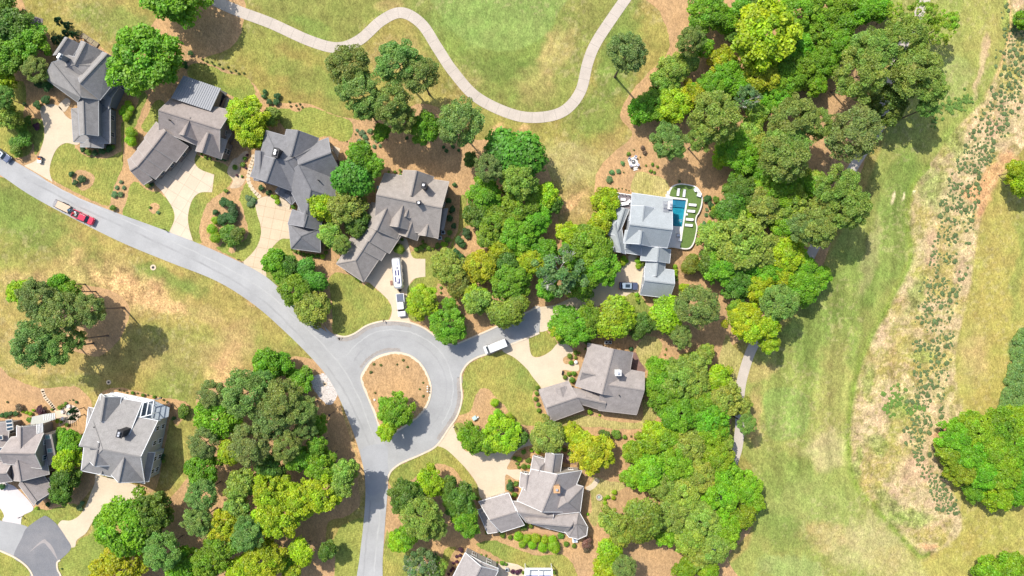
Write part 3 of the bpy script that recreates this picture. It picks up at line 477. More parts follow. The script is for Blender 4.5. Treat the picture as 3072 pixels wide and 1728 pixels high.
stones('b1', [(485, 160), (480, 190), (470, 215), (460, 245), (452, 275), (447, 305), (440, 335), (437, 370), (445, 398), (458, 428), (475, 455), (495, 480), (515, 500), (535, 522)], .62, 'tan stepping stone curving along the grey corner-gabled house')
stones('a2', [(388, 1025), (392, 1045), (400, 1065), (410, 1085), (425, 1105), (440, 1122), (455, 1138), (468, 1153), (480, 1168), (490, 1185), (497, 1200)], .55, 'pale stepping stone leading down to the round patio', 2)
stones('a2', [(545, 1330), (560, 1320), (575, 1308), (590, 1295)], .5, 'pale stepping stone below the round patio', 3)
flat('patio', Wp('b1', [(245, 300), (300, 190), (340, 170), (380, 130), (420, 110), (440, 130), (400, 200), (360, 280), (380, 360), (410, 370), (360, 440), (270, 445), (300, 380)], seg=3), .045, mat('flagstone_dusty', (.55, .42, .28), .9, .25, .8, fine=.12))
flat('patio', Wp('b0', [(1075, 1275), (1270, 1345, 1), (1250, 1425, 1), (1150, 1380), (1080, 1320)], seg=3), .045, M_DRIVE)
flat('patio', Wp('b0', [(190, 905), (235, 880), (350, 940), (330, 1030, 1), (200, 1000)], seg=3), .045, M_DRIVE)
flat('patio', Wp('a0', [(262, 150), (390, 172), (358, 260), (290, 262), (240, 200)], seg=2), .045, mat('slate', (.20, .17, .17), .9, .2, 1.0))
flat('patio', Wp('a2', [(500, 1215), (560, 1195), (600, 1150), (650, 1155), (700, 1180), (730, 1230), (720, 1270), (660, 1320), (600, 1322), (550, 1300), (500, 1260)]), .045, mat('patio_stone', (.66, .52, .40), .85, .12, .6))
flat('patio', Wp('c3', [(1200, 1005), (1350, 1025), (1500, 1060), (1425, 1080, 1), (1130, 1045, 1)], seg=2), .045, mat('brick_paving', (.50, .30, .17), .9, .15, 2))
flat('patio', Wp('d2', [(290, 690), (330, 690), (360, 760), (405, 820), (400, 860), (280, 840)], seg=2), .045, mat('dark_paving', (.22, .13, .11), .9, .15, 1))
flat('patio', Wp('c3', [(1475, 345), (1560, 380), (1600, 440), (1470, 415)], seg=2), .045, mat('dark_paving', (.22, .13, .11), .9, .15, 1))
flat('patio', Wp('c3', [(890, 1340), (1000, 1330), (1120, 1375), (1130, 1500), (890, 1500)], seg=2), .045, M_FLAG)
# ------------------------------------------------------------ houses
def roofmat(name, c, var=.16):
    m = mat(name, c, .9, var, .8, stretch=(1, 1, 1), fine=.15, fscale=6.0); return m
def inset(q, d):
    cx = sum(p[0] for p in q) / len(q); cy = sum(p[1] for p in q) / len(q); out = []
    n = len(q); a = sum(q[i][0] * q[(i + 1) % n][1] - q[(i + 1) % n][0] * q[i][1] for i in range(n)); s = 1 if a > 0 else -1
    for i in range(n):
        p0, p1, p2 = Vector(q[i - 1]), Vector(q[i]), Vector(q[(i + 1) % n])
        e1 = (p1 - p0).normalized(); e2 = (p2 - p1).normalized(); n1 = Vector((-e1.y, e1.x)) * s; n2 = Vector((-e2.y, e2.x)) * s
        b = n1 + n2; out.append(tuple(p1 + b * (d / max(.3, b.dot(n1)))))
    return out
def inside(p, q):
    x, y = p; r = False; n = len(q)
    for i in range(n):
        ax, ay = q[i]; bx, by = q[(i + 1) % n]
        if (ay > y) != (by > y) and x < (bx - ax) * (y - ay) / (by - ay) + ax: r = not r
    return r
class House:
    def __init__(s, t, x, y, label, roofc, wallc, trim=(.75, .75, .73), name='house'):
        X0, Y0 = W(t, x, y, 4); s.o = (X0, Y0, 0); s.root = thing(name, s.o, label, 'house', 'houses along the street')
        s.roof, s.wall, s.ridge, s.fas = MB(), MB(), MB(), MB(); s.wings = []; s.rm = roofc; s.wm = wallc; s.tm = trim; s.n = 0
    def Q(s, t, q, ze, rise, e0='g', e1='g', f=.5, z0=0.0, wall=True, win=True):
        """eave corners c0->c1 and c3->c2 run along the ridge; e0/e1 gable or hip at the c0-c3 / c1-c2 end"""
        s.n += 1; ze = ze + .013 * s.n; c = [Vector(W(t, x, y, ze)) for x, y in q]; zr = ze + rise
        A = c[0].lerp(c[3], f); B = c[1].lerp(c[2], f); L = (B - A).length; hw = (c[0] - c[3]).length / 2
        d = (B - A).normalized(); ins = min(hw * .95, L * .48)
        if e0 == 'h': A = A + d * ins
        if e1 == 'h': B = B - d * ins
        P = [(p.x, p.y, ze) for p in c]; a = (A.x, A.y, zr); b = (B.x, B.y, zr); th = .16
        s.roof.slab([P[0], P[1], b, a], th); s.roof.slab([P[2], P[3], a, b], th)
        if e0 == 'h': s.roof.slab([P[3], P[0], a], th)
        if e1 == 'h': s.roof.slab([P[1], P[2], b], th)
        s.ridge.beam((A.x, A.y, zr + .03), (B.x, B.y, zr + .03), .30, .10)
        for i, (e, hip, k0, k1, top) in enumerate(((None, e0 == 'h', 3, 0, a), (None, e1 == 'h', 1, 2, b))):
            if hip:
                for k in (k0, k1): s.ridge.beam((P[k][0], P[k][1], ze + .03), (top[0], top[1], zr + .03), .22, .08)
                s.fas.beam((P[k0][0], P[k0][1], ze - .06), (P[k1][0], P[k1][1], ze - .06), .14, .2)
            else:
                for k in (k0, k1): s.fas.beam((P[k][0], P[k][1], ze - .08), (top[0], top[1], zr - .08), .12, .22)
        for k in ((0, 1), (3, 2)): s.fas.beam((P[k[0]][0], P[k[0]][1], ze - .06), (P[k[1]][0], P[k[1]][1], ze - .06), .14, .18)
        g = [tuple(p) for p in c]; w = inset(g, .45)
        if wall:
            s.wall.prism(w, z0, ze - .05)
            for hip, (i, j), top in ((e0 == 'h', (3, 0), a), (e1 == 'h', (1, 2), b)):
                if not hip:
                    m = Vector((top[0], top[1])); cen = Vector((sum(p[0] for p in w) / 4, sum(p[1] for p in w) / 4)); m = m + (cen - m).normalized() * .45
                    k = .2; base = [(w[i][0], w[i][1], ze - .06), (w[j][0], w[j][1], ze - .06), (m.x, m.y, zr - .30)]
                    dv = (cen - m).normalized() * .2; s.wall.loft([base, [(x + dv.x, y + dv.y, z) for x, y, z in base]])
            s.wings.append((w, ze, win))
        return s
    def Rr(s, t, p, q, w, zr, ze, e0='g', e1='g', wall=True, win=True):
        """ridge given by its two visible ends at height zr, w = eave to eave width"""
        A, B = Vector(W(t, *p, zr)), Vector(W(t, *q, zr)); d = (B - A).normalized(); nn = Vector((-d.y, d.x)) * w / 2
        if e0 == 'h': A = A - d * w / 2
        if e1 == 'h': B = B + d * w / 2
        k = (H - ze) / H * S
        def inv(v): return v.x / k + 1536, 864 - v.y / k
        def tile(v): u_, v_ = inv(v); return ((u_ - TX[t[0]]) * K, (v_ - TY[t[1]]) * K)
        return s.Q(t, [tile(A + nn), tile(B + nn), tile(B - nn), tile(A - nn)], ze, zr - ze, e0, e1, .5, 0.0, wall, win)
    def pyramid(s, t, pts, apex, ze, zr):
        P = [W(t, x, y, ze) + (ze,) for x, y in pts]; a = W(t, apex[0], apex[1], zr) + (zr,); n = len(P)
        for i in range(n): s.roof.slab([P[i], P[(i + 1) % n], a], .16); s.ridge.beam(P[i], a, .2, .1); s.fas.beam(P[i], P[(i + 1) % n], .14, .2)
        w = inset([p[:2] for p in P], .45); s.wall.prism(w, 0, ze - .05); s.wings.append((w, ze, True))
    def done(s):
        if s.roof.v:
            r = s.roof.build('roof', s.rm, s.root, s.o); s.rf = r
            s.ridge.build('ridge_cap', mat(s.rm.name + '_cap', [c * .78 for c in s.rc], .9, .1, 3), r, s.o)
            s.fas.build('gutter', s.tmat, r, s.o)
        s.wall.build('wall', s.wm, s.root, s.o)
        fm = s.tmat; gm = MATS['window_glass']; cnt = 0
        for w, ze, win in s.wings:
            if not win: continue
            n = 4 if len(w) == 4 else len(w); cx = sum(p[0] for p in w) / len(w); cy = sum(p[1] for p in w) / len(w)
            for i in range(len(w)):
                p, q = Vector(w[i]), Vector(w[(i + 1) % len(w)]); L = (q - p).length
                if L < 2.2: continue
                d = (q - p) / L; nn = Vector((d.y, -d.x))
                if nn.dot(Vector((cx, cy)) - p) > 0: nn = -nn
                mid = (p + q) / 2
                if nn.dot(-mid.normalized()) < .25: continue
                k = max(1, int(L / 3.0))
                for j in range(k):
                    c = p + d * L * (j + .5) / k
                    if any(w2 is not w and (inside(c + nn * .5, w2) or inside(c + nn * .5 + d * .6, w2) or inside(c + nn * .5 - d * .6, w2)) for w2, z2, _ in s.wings): continue
                    for zc in ([1.7] if ze < 4.6 else [1.7, ze - 1.5]):
                        if cnt > 46: break
                        cnt += 1; a = math.atan2(d.y, d.x); o = c + nn * .04 - Vector(s.o[:2])
                        b = MB(); wd, ht = (1.15, 1.5)
                        for dx, dz, ww, hh in ((0, ht / 2, wd + .2, .12), (0, -ht / 2, wd + .2, .12), (-wd / 2, 0, .12, ht - .12), (wd / 2, 0, .12, ht - .12), (0, 0, .06, ht - .13)):
                            b.box(o.x + d.x * dx, o.y + d.y * dx, zc + dz - hh / 2, zc + dz + hh / 2, ww, .16, a)
                        fr = b.build('window', fm, s.root); g = MB(); g.box(o.x, o.y, zc - ht / 2 + .06, zc + ht / 2 - .06, wd, .06, a); g.build('pane', gm, fr)
        return s
    def chimney(s, t, x, y, z, w=1.5, d=.9, rot=0, m=None, pots=2, base=3.0):
        X0, Y0 = W(t, x, y, z); lx, ly = X0 - s.o[0], Y0 - s.o[1]; b = MB(); b.box(lx, ly, base, z, w, d, R(rot)); b.box(lx, ly, z, z + .12, w + .25, d + .25, R(rot))
        c = b.build('chimney', m or s.wm, s.rf); p = MB(); cs, sn = math.cos(R(rot)), math.sin(R(rot))
        for k in range(pots):
            q = (k - (pots - 1) / 2) * .65; p.tube((lx + q * cs, ly + q * sn, z + .12), (lx + q * cs, ly + q * sn, z + .5), .24, .2, 10); p.box(lx + q * cs, ly + q * sn, z + .52, z + .6, .5, .5, R(rot))
        p.build('flue', MATS['light_metal'], s.rf)
    def vents(s, t, pts, z):
        for x, y in pts:
            X0, Y0 = W(t, x, y, z); b = MB(); b.tube((X0 - s.o[0], Y0 - s.o[1], z - 1.2), (X0 - s.o[0], Y0 - s.o[1], z + .25), .16, .16, 8); b.build('vent_pipe', M_DARK, s.rf)
    def skylight(s, t, pts, z, m=None): pass
mat('window_glass', (.03, .06, .09), .08, spec=.8); mat('light_metal', (.65, .66, .68), .4, metal=.6)
def house(t, x, y, label, rc, wc, tc=(.72, .72, .70)):
    k = len([1 for n in MATS if n.startswith('shingle')]); rm = roofmat('shingle%d' % k, rc, .06 if 'pool' in label else .13); wm = mat('siding%d' % k, wc, .85, .06, 1.5)
    h = House(t, x, y, label, rm, wm); h.rc = rc; h.tmat = mat('trim%d' % k, tc, .6); return h
# 1 top-left
h = house('a0', 800, 850, 'large grey-roofed house with many angled wings at the top left corner', (.275, .262, .252), (.17, .19, .21), (.33, .34, .36))
h.Q('a0', [(645, 985), (665, 1285), (1000, 1300), (1000, 960)], 3.2, .9, 'h', 'h'); h.Q('a0', [(700, 900), (722, 1228), (893, 1232), (893, 900)], 5.6, 1.9)
h.Q('a0', [(728, 1262), (728, 1332), (935, 1342), (940, 1275)], 2.9, .7)
h.Q('a0', [(400, 705), (700, 925), (905, 905), (700, 500)], 5.4, 3.2); h.Q('a0', [(930, 470), (700, 680), (905, 908), (1165, 590)], 6.0, 3.4)
h.Q('a0', [(735, 370), (640, 600), (830, 640), (940, 470)], 5.8, 2.6); h.Q('a0', [(590, 335), (480, 500), (640, 540), (730, 402)], 5.4, 2.0)
h.Q('a0', [(560, 480), (470, 620), (850, 760), (950, 600)], 6.0, 2.2, 'h', 'h', wall=False)
h.Q('a0', [(905, 925), (985, 985), (1070, 800), (1010, 730)], 3.4, .8, win=False)
h.done(); h.chimney('a0', 545, 512, 10.0, 1.3, .9, 60, pots=2)
b = MB(); [b.box(*(W('a0', x, y, 3.0)), 2.8, 3.0, w_, d_, R(a)) for x, y, w_, d_, a in ((1110, 690, 4.6, 3.6, 60),)]; X0, Y0 = h.o[:2]
b.build('deck', mat('dark_deck', (.07, .035, .04), .7, .15, 2), h.root, h.o)
b = MB()
for p, q in (((1195, 605), (1105, 785)), ((1105, 785), (1160, 805)), ((1160, 590), (1195, 605))):
    P, Q_ = W('a0', *p, 4.0), W('a0', *q, 4.0); b.beam(P + (4.0,), Q_ + (4.0,), .1, .1); b.beam(P + (3.4,), Q_ + (3.4,), .06, .06)
b.build('railing', h.tmat, h.root, h.o)
# 2
h = house('a0', 1750, 1150, 'brown-grey shingled house with a ribbed white metal roof over its rear', (.315, .272, .250), (.20, .17, .155), (.38, .36, .34))
h.Q('a0', [(1560, 880), (2100, 1000), (1990, 1400), (1440, 1180)], 5.2, 3.3)
h.Rr('a0', (1722, 1062), (1662, 1225), 6.8, 8.3, 4.9); h.Rr('a0', (1886, 1205), (1830, 1380), 6.6, 8.3, 4.9)
h.Rr('a1', (1500, -70), (1385, 80), 10.0, 6.4, 3.1); h.Rr('a1', (1400, 60), (1310, 172), 9.0, 6.1, 3.05); h.Rr('a1', (1330, 150), (1240, 255), 8.2, 5.7, 3.0); h.Rr('a1', (1260, 240), (1180, 290), 7.4, 5.3, 2.95)
h.Q('b0', [(180, 1180), (235, 1290), (290, 1200), (230, 1130)], 3.3, .5, 'h', 'h')
h.done(); h.vents('a0', [(1530, 1085)], 8.2)
mm = mat('metal_roof', (.27, .28, .30), .6, metal=.1); b = MB(); q = [W('a0', x, y, z) + (z,) for x, y, z in ((1665, 685, 5.4), (2000, 800, 5.4), (1906, 1005, 6.9), (1552, 888, 6.9))]
b.slab(q, .15)
for k in range(19):
    f = k / 18; P = Vector(q[0]).lerp(Vector(q[1]), f); Q_ = Vector(q[3]).lerp(Vector(q[2]), f); b.beam(P + Vector((0, 0, .04)), Q_ + Vector((0, 0, .04)), .09, .09)
b.build('metal_roof', mm, h.root, h.o)
b = MB(); b.prism(inset([p[:2] for p in q], .5), 0, 5.3); b.build('wall', h.wm, h.root, h.o)
b = MB(); [b.box(*W('b0', x, y, 2.6), 2.4, 2.6, 1.8, 1.4, R(-25)) for x, y in ((205, 850), (180, 890), (165, 925))]; b.build('porch_screen', M_DARK, h.root, h.o)
# 3
h = house('b1', 800, 250, 'dark grey slate-roofed house with a pointed hipped garage by the scored driveway', (.205, .203, .212), (.20, .185, .17), (.30, .30, .32))
h.Q('b1', [(600, -75), (1080, 60), (1010, 500), (488, 375)], 5.2, 3.6, 'h', 'h', .5)
h.Rr('b1', (888, -76), (825, 155), 8.2, 8.6, 5.0); h.Rr('b1', (1185, 128), (890, 238), 9.6, 8.8, 4.9); h.Rr('b1', (890, 238), (1000, 455), 10.8, 9.0, 4.8, 'g', 'h')
h.Rr('b1', (675, 180), (600, 390), 12.0, 9.1, 4.4, 'g', 'g'); h.Q('b1', [(500, 110), (485, 375), (640, 400), (640, 140)], 4.9, 1.6)
h.Rr('b1', (995, 440), (945, 742), 5.8, 6.0, 3.3, 'g', 'g'); h.Q('b1', [(835, 640), (795, 775), (1085, 830), (1108, 740)], 3.4, 2.6, 'g', 'g', .6)
h.Q('b1', [(800, 760), (825, 995), (1092, 1030), (1085, 815)], 3.3, 2.5, 'h', 'h', .46); h.Rr('b1', (745, 440), (700, 500), 2.6, 4.6, 3.3)
h.Q('b1', [(700, 470), (830, 600), (900, 520), (840, 460)], 3.2, .6, 'h', 'h')
h.done(); h.chimney('b1', 685, 125, 10.4, 2.1, 1.2, 76, M_DARK, 2); h.vents('b1', [(825, 150), (1068, 375), (848, 168)], 8.4)
b = MB(); b.box(*W('b1', 1215, 290, 3), 2.8, 3.0, 3.2, 5.5, R(-18)); b.build('deck', mat('dark_deck', (.07, .035, .04), .7, .15, 2), h.root, h.o)
b = MB(); [b.prism([W('b1', x, y) for x, y in ((735 - 3 * k, 525 + 9 * k), (835 - 3 * k, 575 + 9 * k), (830 - 3 * k, 590 + 9 * k), (730 - 3 * k, 540 + 9 * k))], 0, .75 - .1 * k) for k in range(7)]; b.build('steps', M_FLAG, h.root, h.o)
# 4
h = house('c1', 0, 700, 'tan-grey shingled house with two chimneys beside the silver caravan', (.325, .290, .262), (.22, .19, .16), (.42, .38, .34))
h.Q('c1', [(-140, 312), (445, 388), (345, 905), (-225, 745)], 5.0, 4.2, 'g', 'g', .5); h.Rr('c1', (150, 290), (100, 515), 7.6, 8.9, 5.2)
h.Rr('c1', (24, 605), (-20, 800), 6.0, 8.4, 5.2); h.Rr('c1', (250, 780), (232, 880), 4.2, 6.6, 4.7); h.Rr('c1', (105, 760), (60, 890), 4.8, 6.2, 3.9); h.Rr('c1', (72, 640), (50, 705), 2.0, 7.9, 7.0, wall=False)
h.Q('c1', [(362, 640), (345, 820), (395, 826), (434, 632)], 3.0, .25)
h.Rr('b1', (1690, 628), (1600, 830), 9.4, 7.4, 3.6); h.Rr('b1', (1640, 760), (1530, 930), 10.4, 6.6, 3.3); h.Rr('b1', (1550, 880), (1470, 1010), 9.4, 6.3, 3.25); h.Rr('b1', (1490, 980), (1418, 1088), 8.2, 6.0, 3.2, 'g', 'h')
h.done(); h.chimney('c1', 215, 422, 10.6, 1.3, .9, 80, M_DARK, 1); h.chimney('c1', 172, 582, 10.2, 1.0, .8, 10, M_DARK, 1); h.vents('b1', [(1660, 790)], 6.4)
# 5 pool house
h = house('d1', 450, 800, 'pale blue-grey roofed house beside the swimming pool', (.345, .375, .392), (.42, .44, .46), (.60, .62, .65))
h.Q('d1', [(290, 490), (655, 542), (610, 990), (225, 945)], 6.0, 3.6, 'g', 'g', .66); h.Rr('d1', (402, 608), (386, 752), 5.6, 9.0, 7.4); h.Rr('d1', (378, 835), (362, 955), 6.8, 9.3, 5.9)
h.Q('d1', [(108, 615), (70, 870), (168, 880), (265, 640)], 4.0, .9, 'g', 'g', .7); h.Q('d1', [(72, 850), (130, 1022), (232, 1045), (180, 700)], 3.7, 1.5, 'g', 'g', .5); h.Q('d1', [(150, 930), (135, 1020), (398, 1060), (480, 985)], 3.3, .8, 'g', 'h', .4)
h.Rr('d1', (532, 985), (520, 1112), 7.2, 6.4, 3.6); h.Rr('d1', (524, 1105), (508, 1245), 4.8, 5.8, 3.5); h.Q('d1', [(402, 1158), (670, 1190), (632, 1446), (364, 1414)], 3.3, 3.0, 'g', 'g', .5)
h.done(); h.chimney('d1', 634, 603, 8.2, 1.7, .8, 85, mat('white_brick', (.65, .64, .62), .8, .08, 3), 2, 0)
b = MB(); [b.box(*W('d1', 598, 572 + k * 12, 8.0), 7.95, 8.05, 1.4, .12, 0) for k in range(8)]; b.build('lattice', mat('lattice_grey', (.2, .2, .25), .7), h.root, h.o)
# 6
h = house('c2', 1750, 900, 'brown-grey shingled house with a white chimney right of the roundabout', (.315, .280, .262), (.20, .17, .15), (.36, .32, .30))
h.Q('c2', [(1258, 1018), (1525, 938), (1668, 1200), (1388, 1303)], 3.1, 2.2, 'g', 'g', .52); h.Q('c2', [(1258, 1035), (1330, 1020), (1400, 1240), (1358, 1300)], 2.8, .5, 'h', 'h')
h.Q('c2', [(1560, 1000), (1860, 1050), (1850, 1212), (1640, 1150)], 3.5, 1.8); h.Q('d2', [(-92, 598), (-225, 985), (230, 1090), (300, 680)], 4.0, 3.6, 'g', 'g', .5); h.Q('d2', [(0, 790), (405, 860), (332, 1245), (-15, 1205)], 3.7, 3.4, 'g', 'g', .38)
h.Rr('c2', (1650, 862), (1780, 888), 5.0, 6.0, 4.1); h.Rr('c2', (1680, 1085), (1738, 1096), 3.0, 4.9, 3.8); h.Rr('c2', (1452, 1000), (1475, 1080), 2.6, 4.6, 4.0, wall=False)
h.Q('d2', [(-110, 595), (-120, 700), (0, 720), (20, 615)], 3.4, .8)
h.done(); h.chimney('d2', 165, 865, 9.0, 1.3, 1.2, 0, mat('white_brick', (.65, .64, .62), .8, .08, 3), 1); h.vents('d2', [(175, 1070)], 6.4)
# 7 south
h = house('c3', 1350, 700, 'taupe roofed house with white gutters and an octagonal corner below the roundabout', (.335, .302, .288), (.42, .38, .33), (.78, .77, .76))
h.Q('c3', [(712, 776), (985, 696), (1128, 988), (915, 1055)], 3.2, 2.2, 'g', 'g', .5); h.Q('c3', [(700, 850), (795, 1066), (908, 1035), (850, 800)], 2.8, .9, 'g', 'g', .8)
h.Q('c3', [(1018, 770), (1400, 800), (1360, 1025), (1140, 960)], 3.5, 2.2, 'g', 'g', .4); h.Q('c3', [(1190, 480), (1060, 768), (1500, 870), (1648, 492)], 4.4, 4.2, 'g', 'g', .5)
h.Q('c3', [(1325, 310), (1290, 560), (1440, 600), (1475, 345)], 4.6, 2.4, 'g', 'g', .45); h.Q('c3', [(1205, 358), (1180, 500), (1330, 540), (1345, 400)], 4.0, 1.7, 'h', 'g', .5)
h.Q('c3', [(1092, 508), (1080, 640), (1200, 680), (1210, 530)], 3.6, 1.4); h.Q('c3', [(1400, 560), (1662, 640), (1632, 870), (1330, 900)], 4.3, 3.4, 'h', 'h', .5); h.Q('c3', [(1105, 892), (1640, 870), (1510, 1062), (1140, 962)], 3.4, 3.0, 'h', 'h', .5)
h.pyramid('c3', [(1620, 862), (1700, 1005), (1690, 1082), (1612, 1116), (1530, 1096), (1488, 1045), (1500, 900)], (1600, 975), 3.8, 6.2)
h.done(); h.chimney('c3', 1420, 665, 9.4, 1.5, 1.3, 90, mat('tan_brick', (.55, .33, .17), .9, .12, 3), 1); h.vents('c3', [(1225, 968)], 5)
# 8 bottom edge
h = house('c3', 720, 1500, 'grey roofed house cut off by the bottom edge with white gutters', (.32, .295, .29), (.40, .38, .36), (.80, .80, .80))
h.Q('c3', [(400, 1600), (592, 1238), (890, 1400), (700, 1780)], 5.0, 3.0, 'g', 'g', .5); h.Q('c3', [(592, 1238), (560, 1300), (860, 1470), (890, 1380)], 4.6, .8, 'g', 'g', .5); h.done()
# 9 lower-left grey
h = house('a3', 1050, 250, 'tall pale grey roofed house with white walls and two front gables at the left', (.295, .283, .275), (.42, .46, .48), (.78, .80, .82))
h.Q('a3', [(800, -80), (1430, 42), (1312, 612), (735, 495)], 5.8, 4.8, 'h', 'g', .5); h.Q('a3', [(905, -195), (1290, -128), (1210, 300), (830, 240)], 4.9, 5.0, 'g', 'g', .97)
h.Rr('a3', (950, -172), (914, 55), 5.0, 8.0, 5.4); h.Rr('a3', (895, 242), (852, 455), 9.8, 9.9, 5.5); h.Rr('a3', (935, 450), (915, 530), 4.4, 6.5, 4.6); h.Rr('a3', (1132, 332), (1074, 605), 9.8, 9.9, 5.4)
h.done(); h.chimney('a3', 1085, 162, 10.9, 1.7, 1.2, 75, M_DARK, 2); h.vents('a3', [(855, 100)], 8)
b = MB(); dz = 3.0; b.prism([W('a2', x, y, dz) for x, y in ((1290, 1130), (1392, 1115), (1535, 1180), (1525, 1262), (1430, 1292), (1265, 1268))], dz - .15, dz); b.build('deck', mat('blue_grey_deck', (.28, .32, .36), .7, .1, 3), h.root, h.o)
b = MB(); dz = 3.4; pts = [W('a2', x, y, 6) for x, y in ((1300, 1135), (1395, 1112), (1375, 1240), (1270, 1268))]
for i in range(4): b.beam(pts[i] + (6.0,), pts[(i + 1) % 4] + (6.0,), .22, .25); b.tube(pts[i] + (2.9,), pts[i] + (6.0,), .12)
m1 = tuple((Vector(pts[0]) + Vector(pts[1])) / 2); m2 = tuple((Vector(pts[2]) + Vector(pts[3])) / 2); b.beam(m1 + (6.0,), m2 + (6.0,), .2, .2); b.build('porch_frame', h.tmat, h.root, h.o)
b = MB(); b.prism([W('a2', x, y, 3.6) for x, y in ((935, 1062), (1050, 1040), (1400, 1112), (1300, 1135))], 3.3, 3.6); b.build('balcony', mat('white_paint', (.78, .78, .78), .6), h.root, h.o)
b = MB()
for k in range(3):
    x0 = 1050 + k * 110; P, Q_ = W('a2', x0 + 70, 1085 + k * 20, 5.2) + (5.2,), W('a2', x0 + 40, 1062 + k * 20, 4.4) + (4.4,); b.beam(P, Q_, .12, .12)
for k in range(4): b.tube(W('a2', 1020 + k * 115, 1040 + k * 23, 3.6) + (3.4,), W('a2', 1020 + k * 115, 1040 + k * 23, 3.6) + (4.5,), .07)
b.build('railing', mat('white_paint', (.78, .78, .78), .6), h.root, h.o)
# 10 lower-left brown
h = house('a3', 150, 350, 'mauve-brown roofed house with pergola decks at the lower left edge', (.335, .295, .28), (.24, .215, .195), (.55, .53, .50))
h.Q('a3', [(100, 190), (395, 155), (380, 480), (30, 430)], 6.4, 2.8, 'g', 'g', .5); h.Q('a3', [(150, 85), (150, 300), (330, 280), (330, 85)], 6.5, 2.0, 'g', 'g', .5)
h.Rr('a3', (150, 362), (190, 592), 9.2, 7.8, 4.4); h.Rr('a3', (190, 585), (330, 775), 6.4, 6.0, 3.2); h.Q('a3', [(-150, 415), (118, 400), (112, 592), (-150, 625)], 4.8, 2.2); h.Q('a3', [(275, 700), (335, 808), (512, 655), (440, 560)], 2.7, .5)
h.Q('a3', [(-160, 60), (-160, 400), (60, 400), (90, 50)], 4.6, 1.2); h.done()
b = MB(); b.prism([W('a3', x, y, 5.2) for x, y in ((398, 160), (468, 165), (512, 400), (440, 452))], 0, 5.2); b.build('wall', h.wm, h.root, h.o)
for x, y in ((435, 190), (452, 312)):
    P = W('a3', x, y, 5.2); b = MB(); b.box(P[0] - h.o[0], P[1] - h.o[1], 5.2, 5.26, 1.3, 1.1, R(8)); w_ = b.build('roof_window', h.tmat, h.root); g = MB(); g.box(P[0] - h.o[0], P[1] - h.o[1], 5.26, 5.3, 1.0, .8, R(8)); g.build('pane', mat('green_glass', (.18, .32, .30), .1, spec=.8), w_)
for x, y in ((8, 195), (22, 300)):
    P = W('a3', x, y, 5.6); b = MB(); b.box(P[0] - h.o[0], P[1] - h.o[1], 5.4, 5.9, 1.3, 1.1, R(8)); w_ = b.build('roof_window', h.tmat, h.root); g = MB(); g.box(P[0] - h.o[0], P[1] - h.o[1], 5.9, 5.94, 1.0, .8, R(8)); g.build('pane', MATS['window_glass'], w_)
b = MB(); sk0 = [W('a3', x, y, 5.9) for x, y in ((50, 35), (108, 30), (122, 125), (62, 138))]; b.prism(sk0, 5.5, 5.9); w_ = b.build('skylight', h.tmat, h.root, h.o)
for k in range(3):
    f0, f1 = (k + .12) / 3, (k + .88) / 3; a_ = [Vector(sk0[i]) for i in range(4)]
    q = [a_[0].lerp(a_[3], f0), a_[1].lerp(a_[2], f0), a_[1].lerp(a_[2], f1), a_[0].lerp(a_[3], f1)]; c = sum(q, Vector((0, 0))) / 4
    b = MB(); b.prism([tuple(c + (p - c) * .85) for p in q], 5.9, 5.94); b.build('pane', MATS['window_glass'], w_, h.o)
b = MB(); b.prism([W('a2', x, y, 3) for x, y in ((290, 1262), (395, 1240), (495, 1225), (490, 1290), (400, 1320), (275, 1335))], 2.8, 3.0); b.build('deck', mat('pale_deck', (.45, .46, .42), .7, .08, 3), h.root, h.o)
for (x0, y0, x1, y1, nn, z) in ((395, 1240, 495, 1230, 7, 4.6), (150, 1350, 205, 1345, 5, 6.6), (335, 1330, 385, 1320, 5, 6.6)):
    b = MB()
    for k in range(nn):
        f = k / (nn - 1); x = x0 + (x1 - x0) * f; y = y0 + (y1 - y0) * f; ln = 55 if z < 5 else 85
        b.beam(W('a2', x, y, z) + (z,), W('a2', x + 4, y + ln, z) + (z,), .13, .2)
    b.build('pergola_beam_row', mat('white_paint', (.78, .78, .78), .6), h.root, h.o)
# ------------------------------------------------------------ swimming pool terrace
M_WHITE = mat('white_paint', (.78, .78, .78), .6); M_CUSH = mat('white_fabric', (.76, .76, .78), .8); M_TERR = mat('white_render', (.74, .70, .66), .8, .05, 1)
zt = .9
outer = [(598, 500, 1), (618, 515, 1), (628, 470), (658, 426), (722, 406), (800, 413), (872, 434), (912, 480), (930, 540), (923, 612), (900, 672), (879, 704), (871, 750), (883, 800), (871, 880), (851, 950), (821, 992), (780, 1003), (720, 996), (660, 985), (600, 990, 1), (600, 785, 1), (745, 798, 1), (782, 556, 1), (600, 542, 1)]
rt = thing('pool_terrace', W('d1', 820, 700) + (0,), 'curved white-edged turf terrace around the swimming pool', 'terrace'); ro = tuple(rt.location)
o = flat('retaining_wall', [(x - ro[0], y - ro[1]) for x, y in smooth_poly([W('d1', p[0], p[1], zt) + ((1,) if len(p) > 2 else ()) for p in outer], True, 5)], .0, M_TERR, None, h=zt); o.parent = rt
tf = [(630, 520, 1), (640, 472), (668, 434), (722, 416), (798, 423), (862, 442), (902, 485), (919, 540), (912, 605), (890, 667), (868, 702), (860, 750), (872, 800), (860, 878), (840, 944), (814, 981), (778, 992), (724, 985, 1), (742, 900), (757, 800), (795, 560, 1), (793, 543, 1), (660, 527, 1)]
o = flat('artificial_turf', [(x - ro[0], y - ro[1]) for x, y in smooth_poly([W('d1', p[0], p[1], zt) + ((1,) if len(p) > 2 else ()) for p in tf], True, 5)], zt + .02, mat('turf_green', (.12, .19, .05), .95, .10, 2, fine=.2), None); o.parent = rt
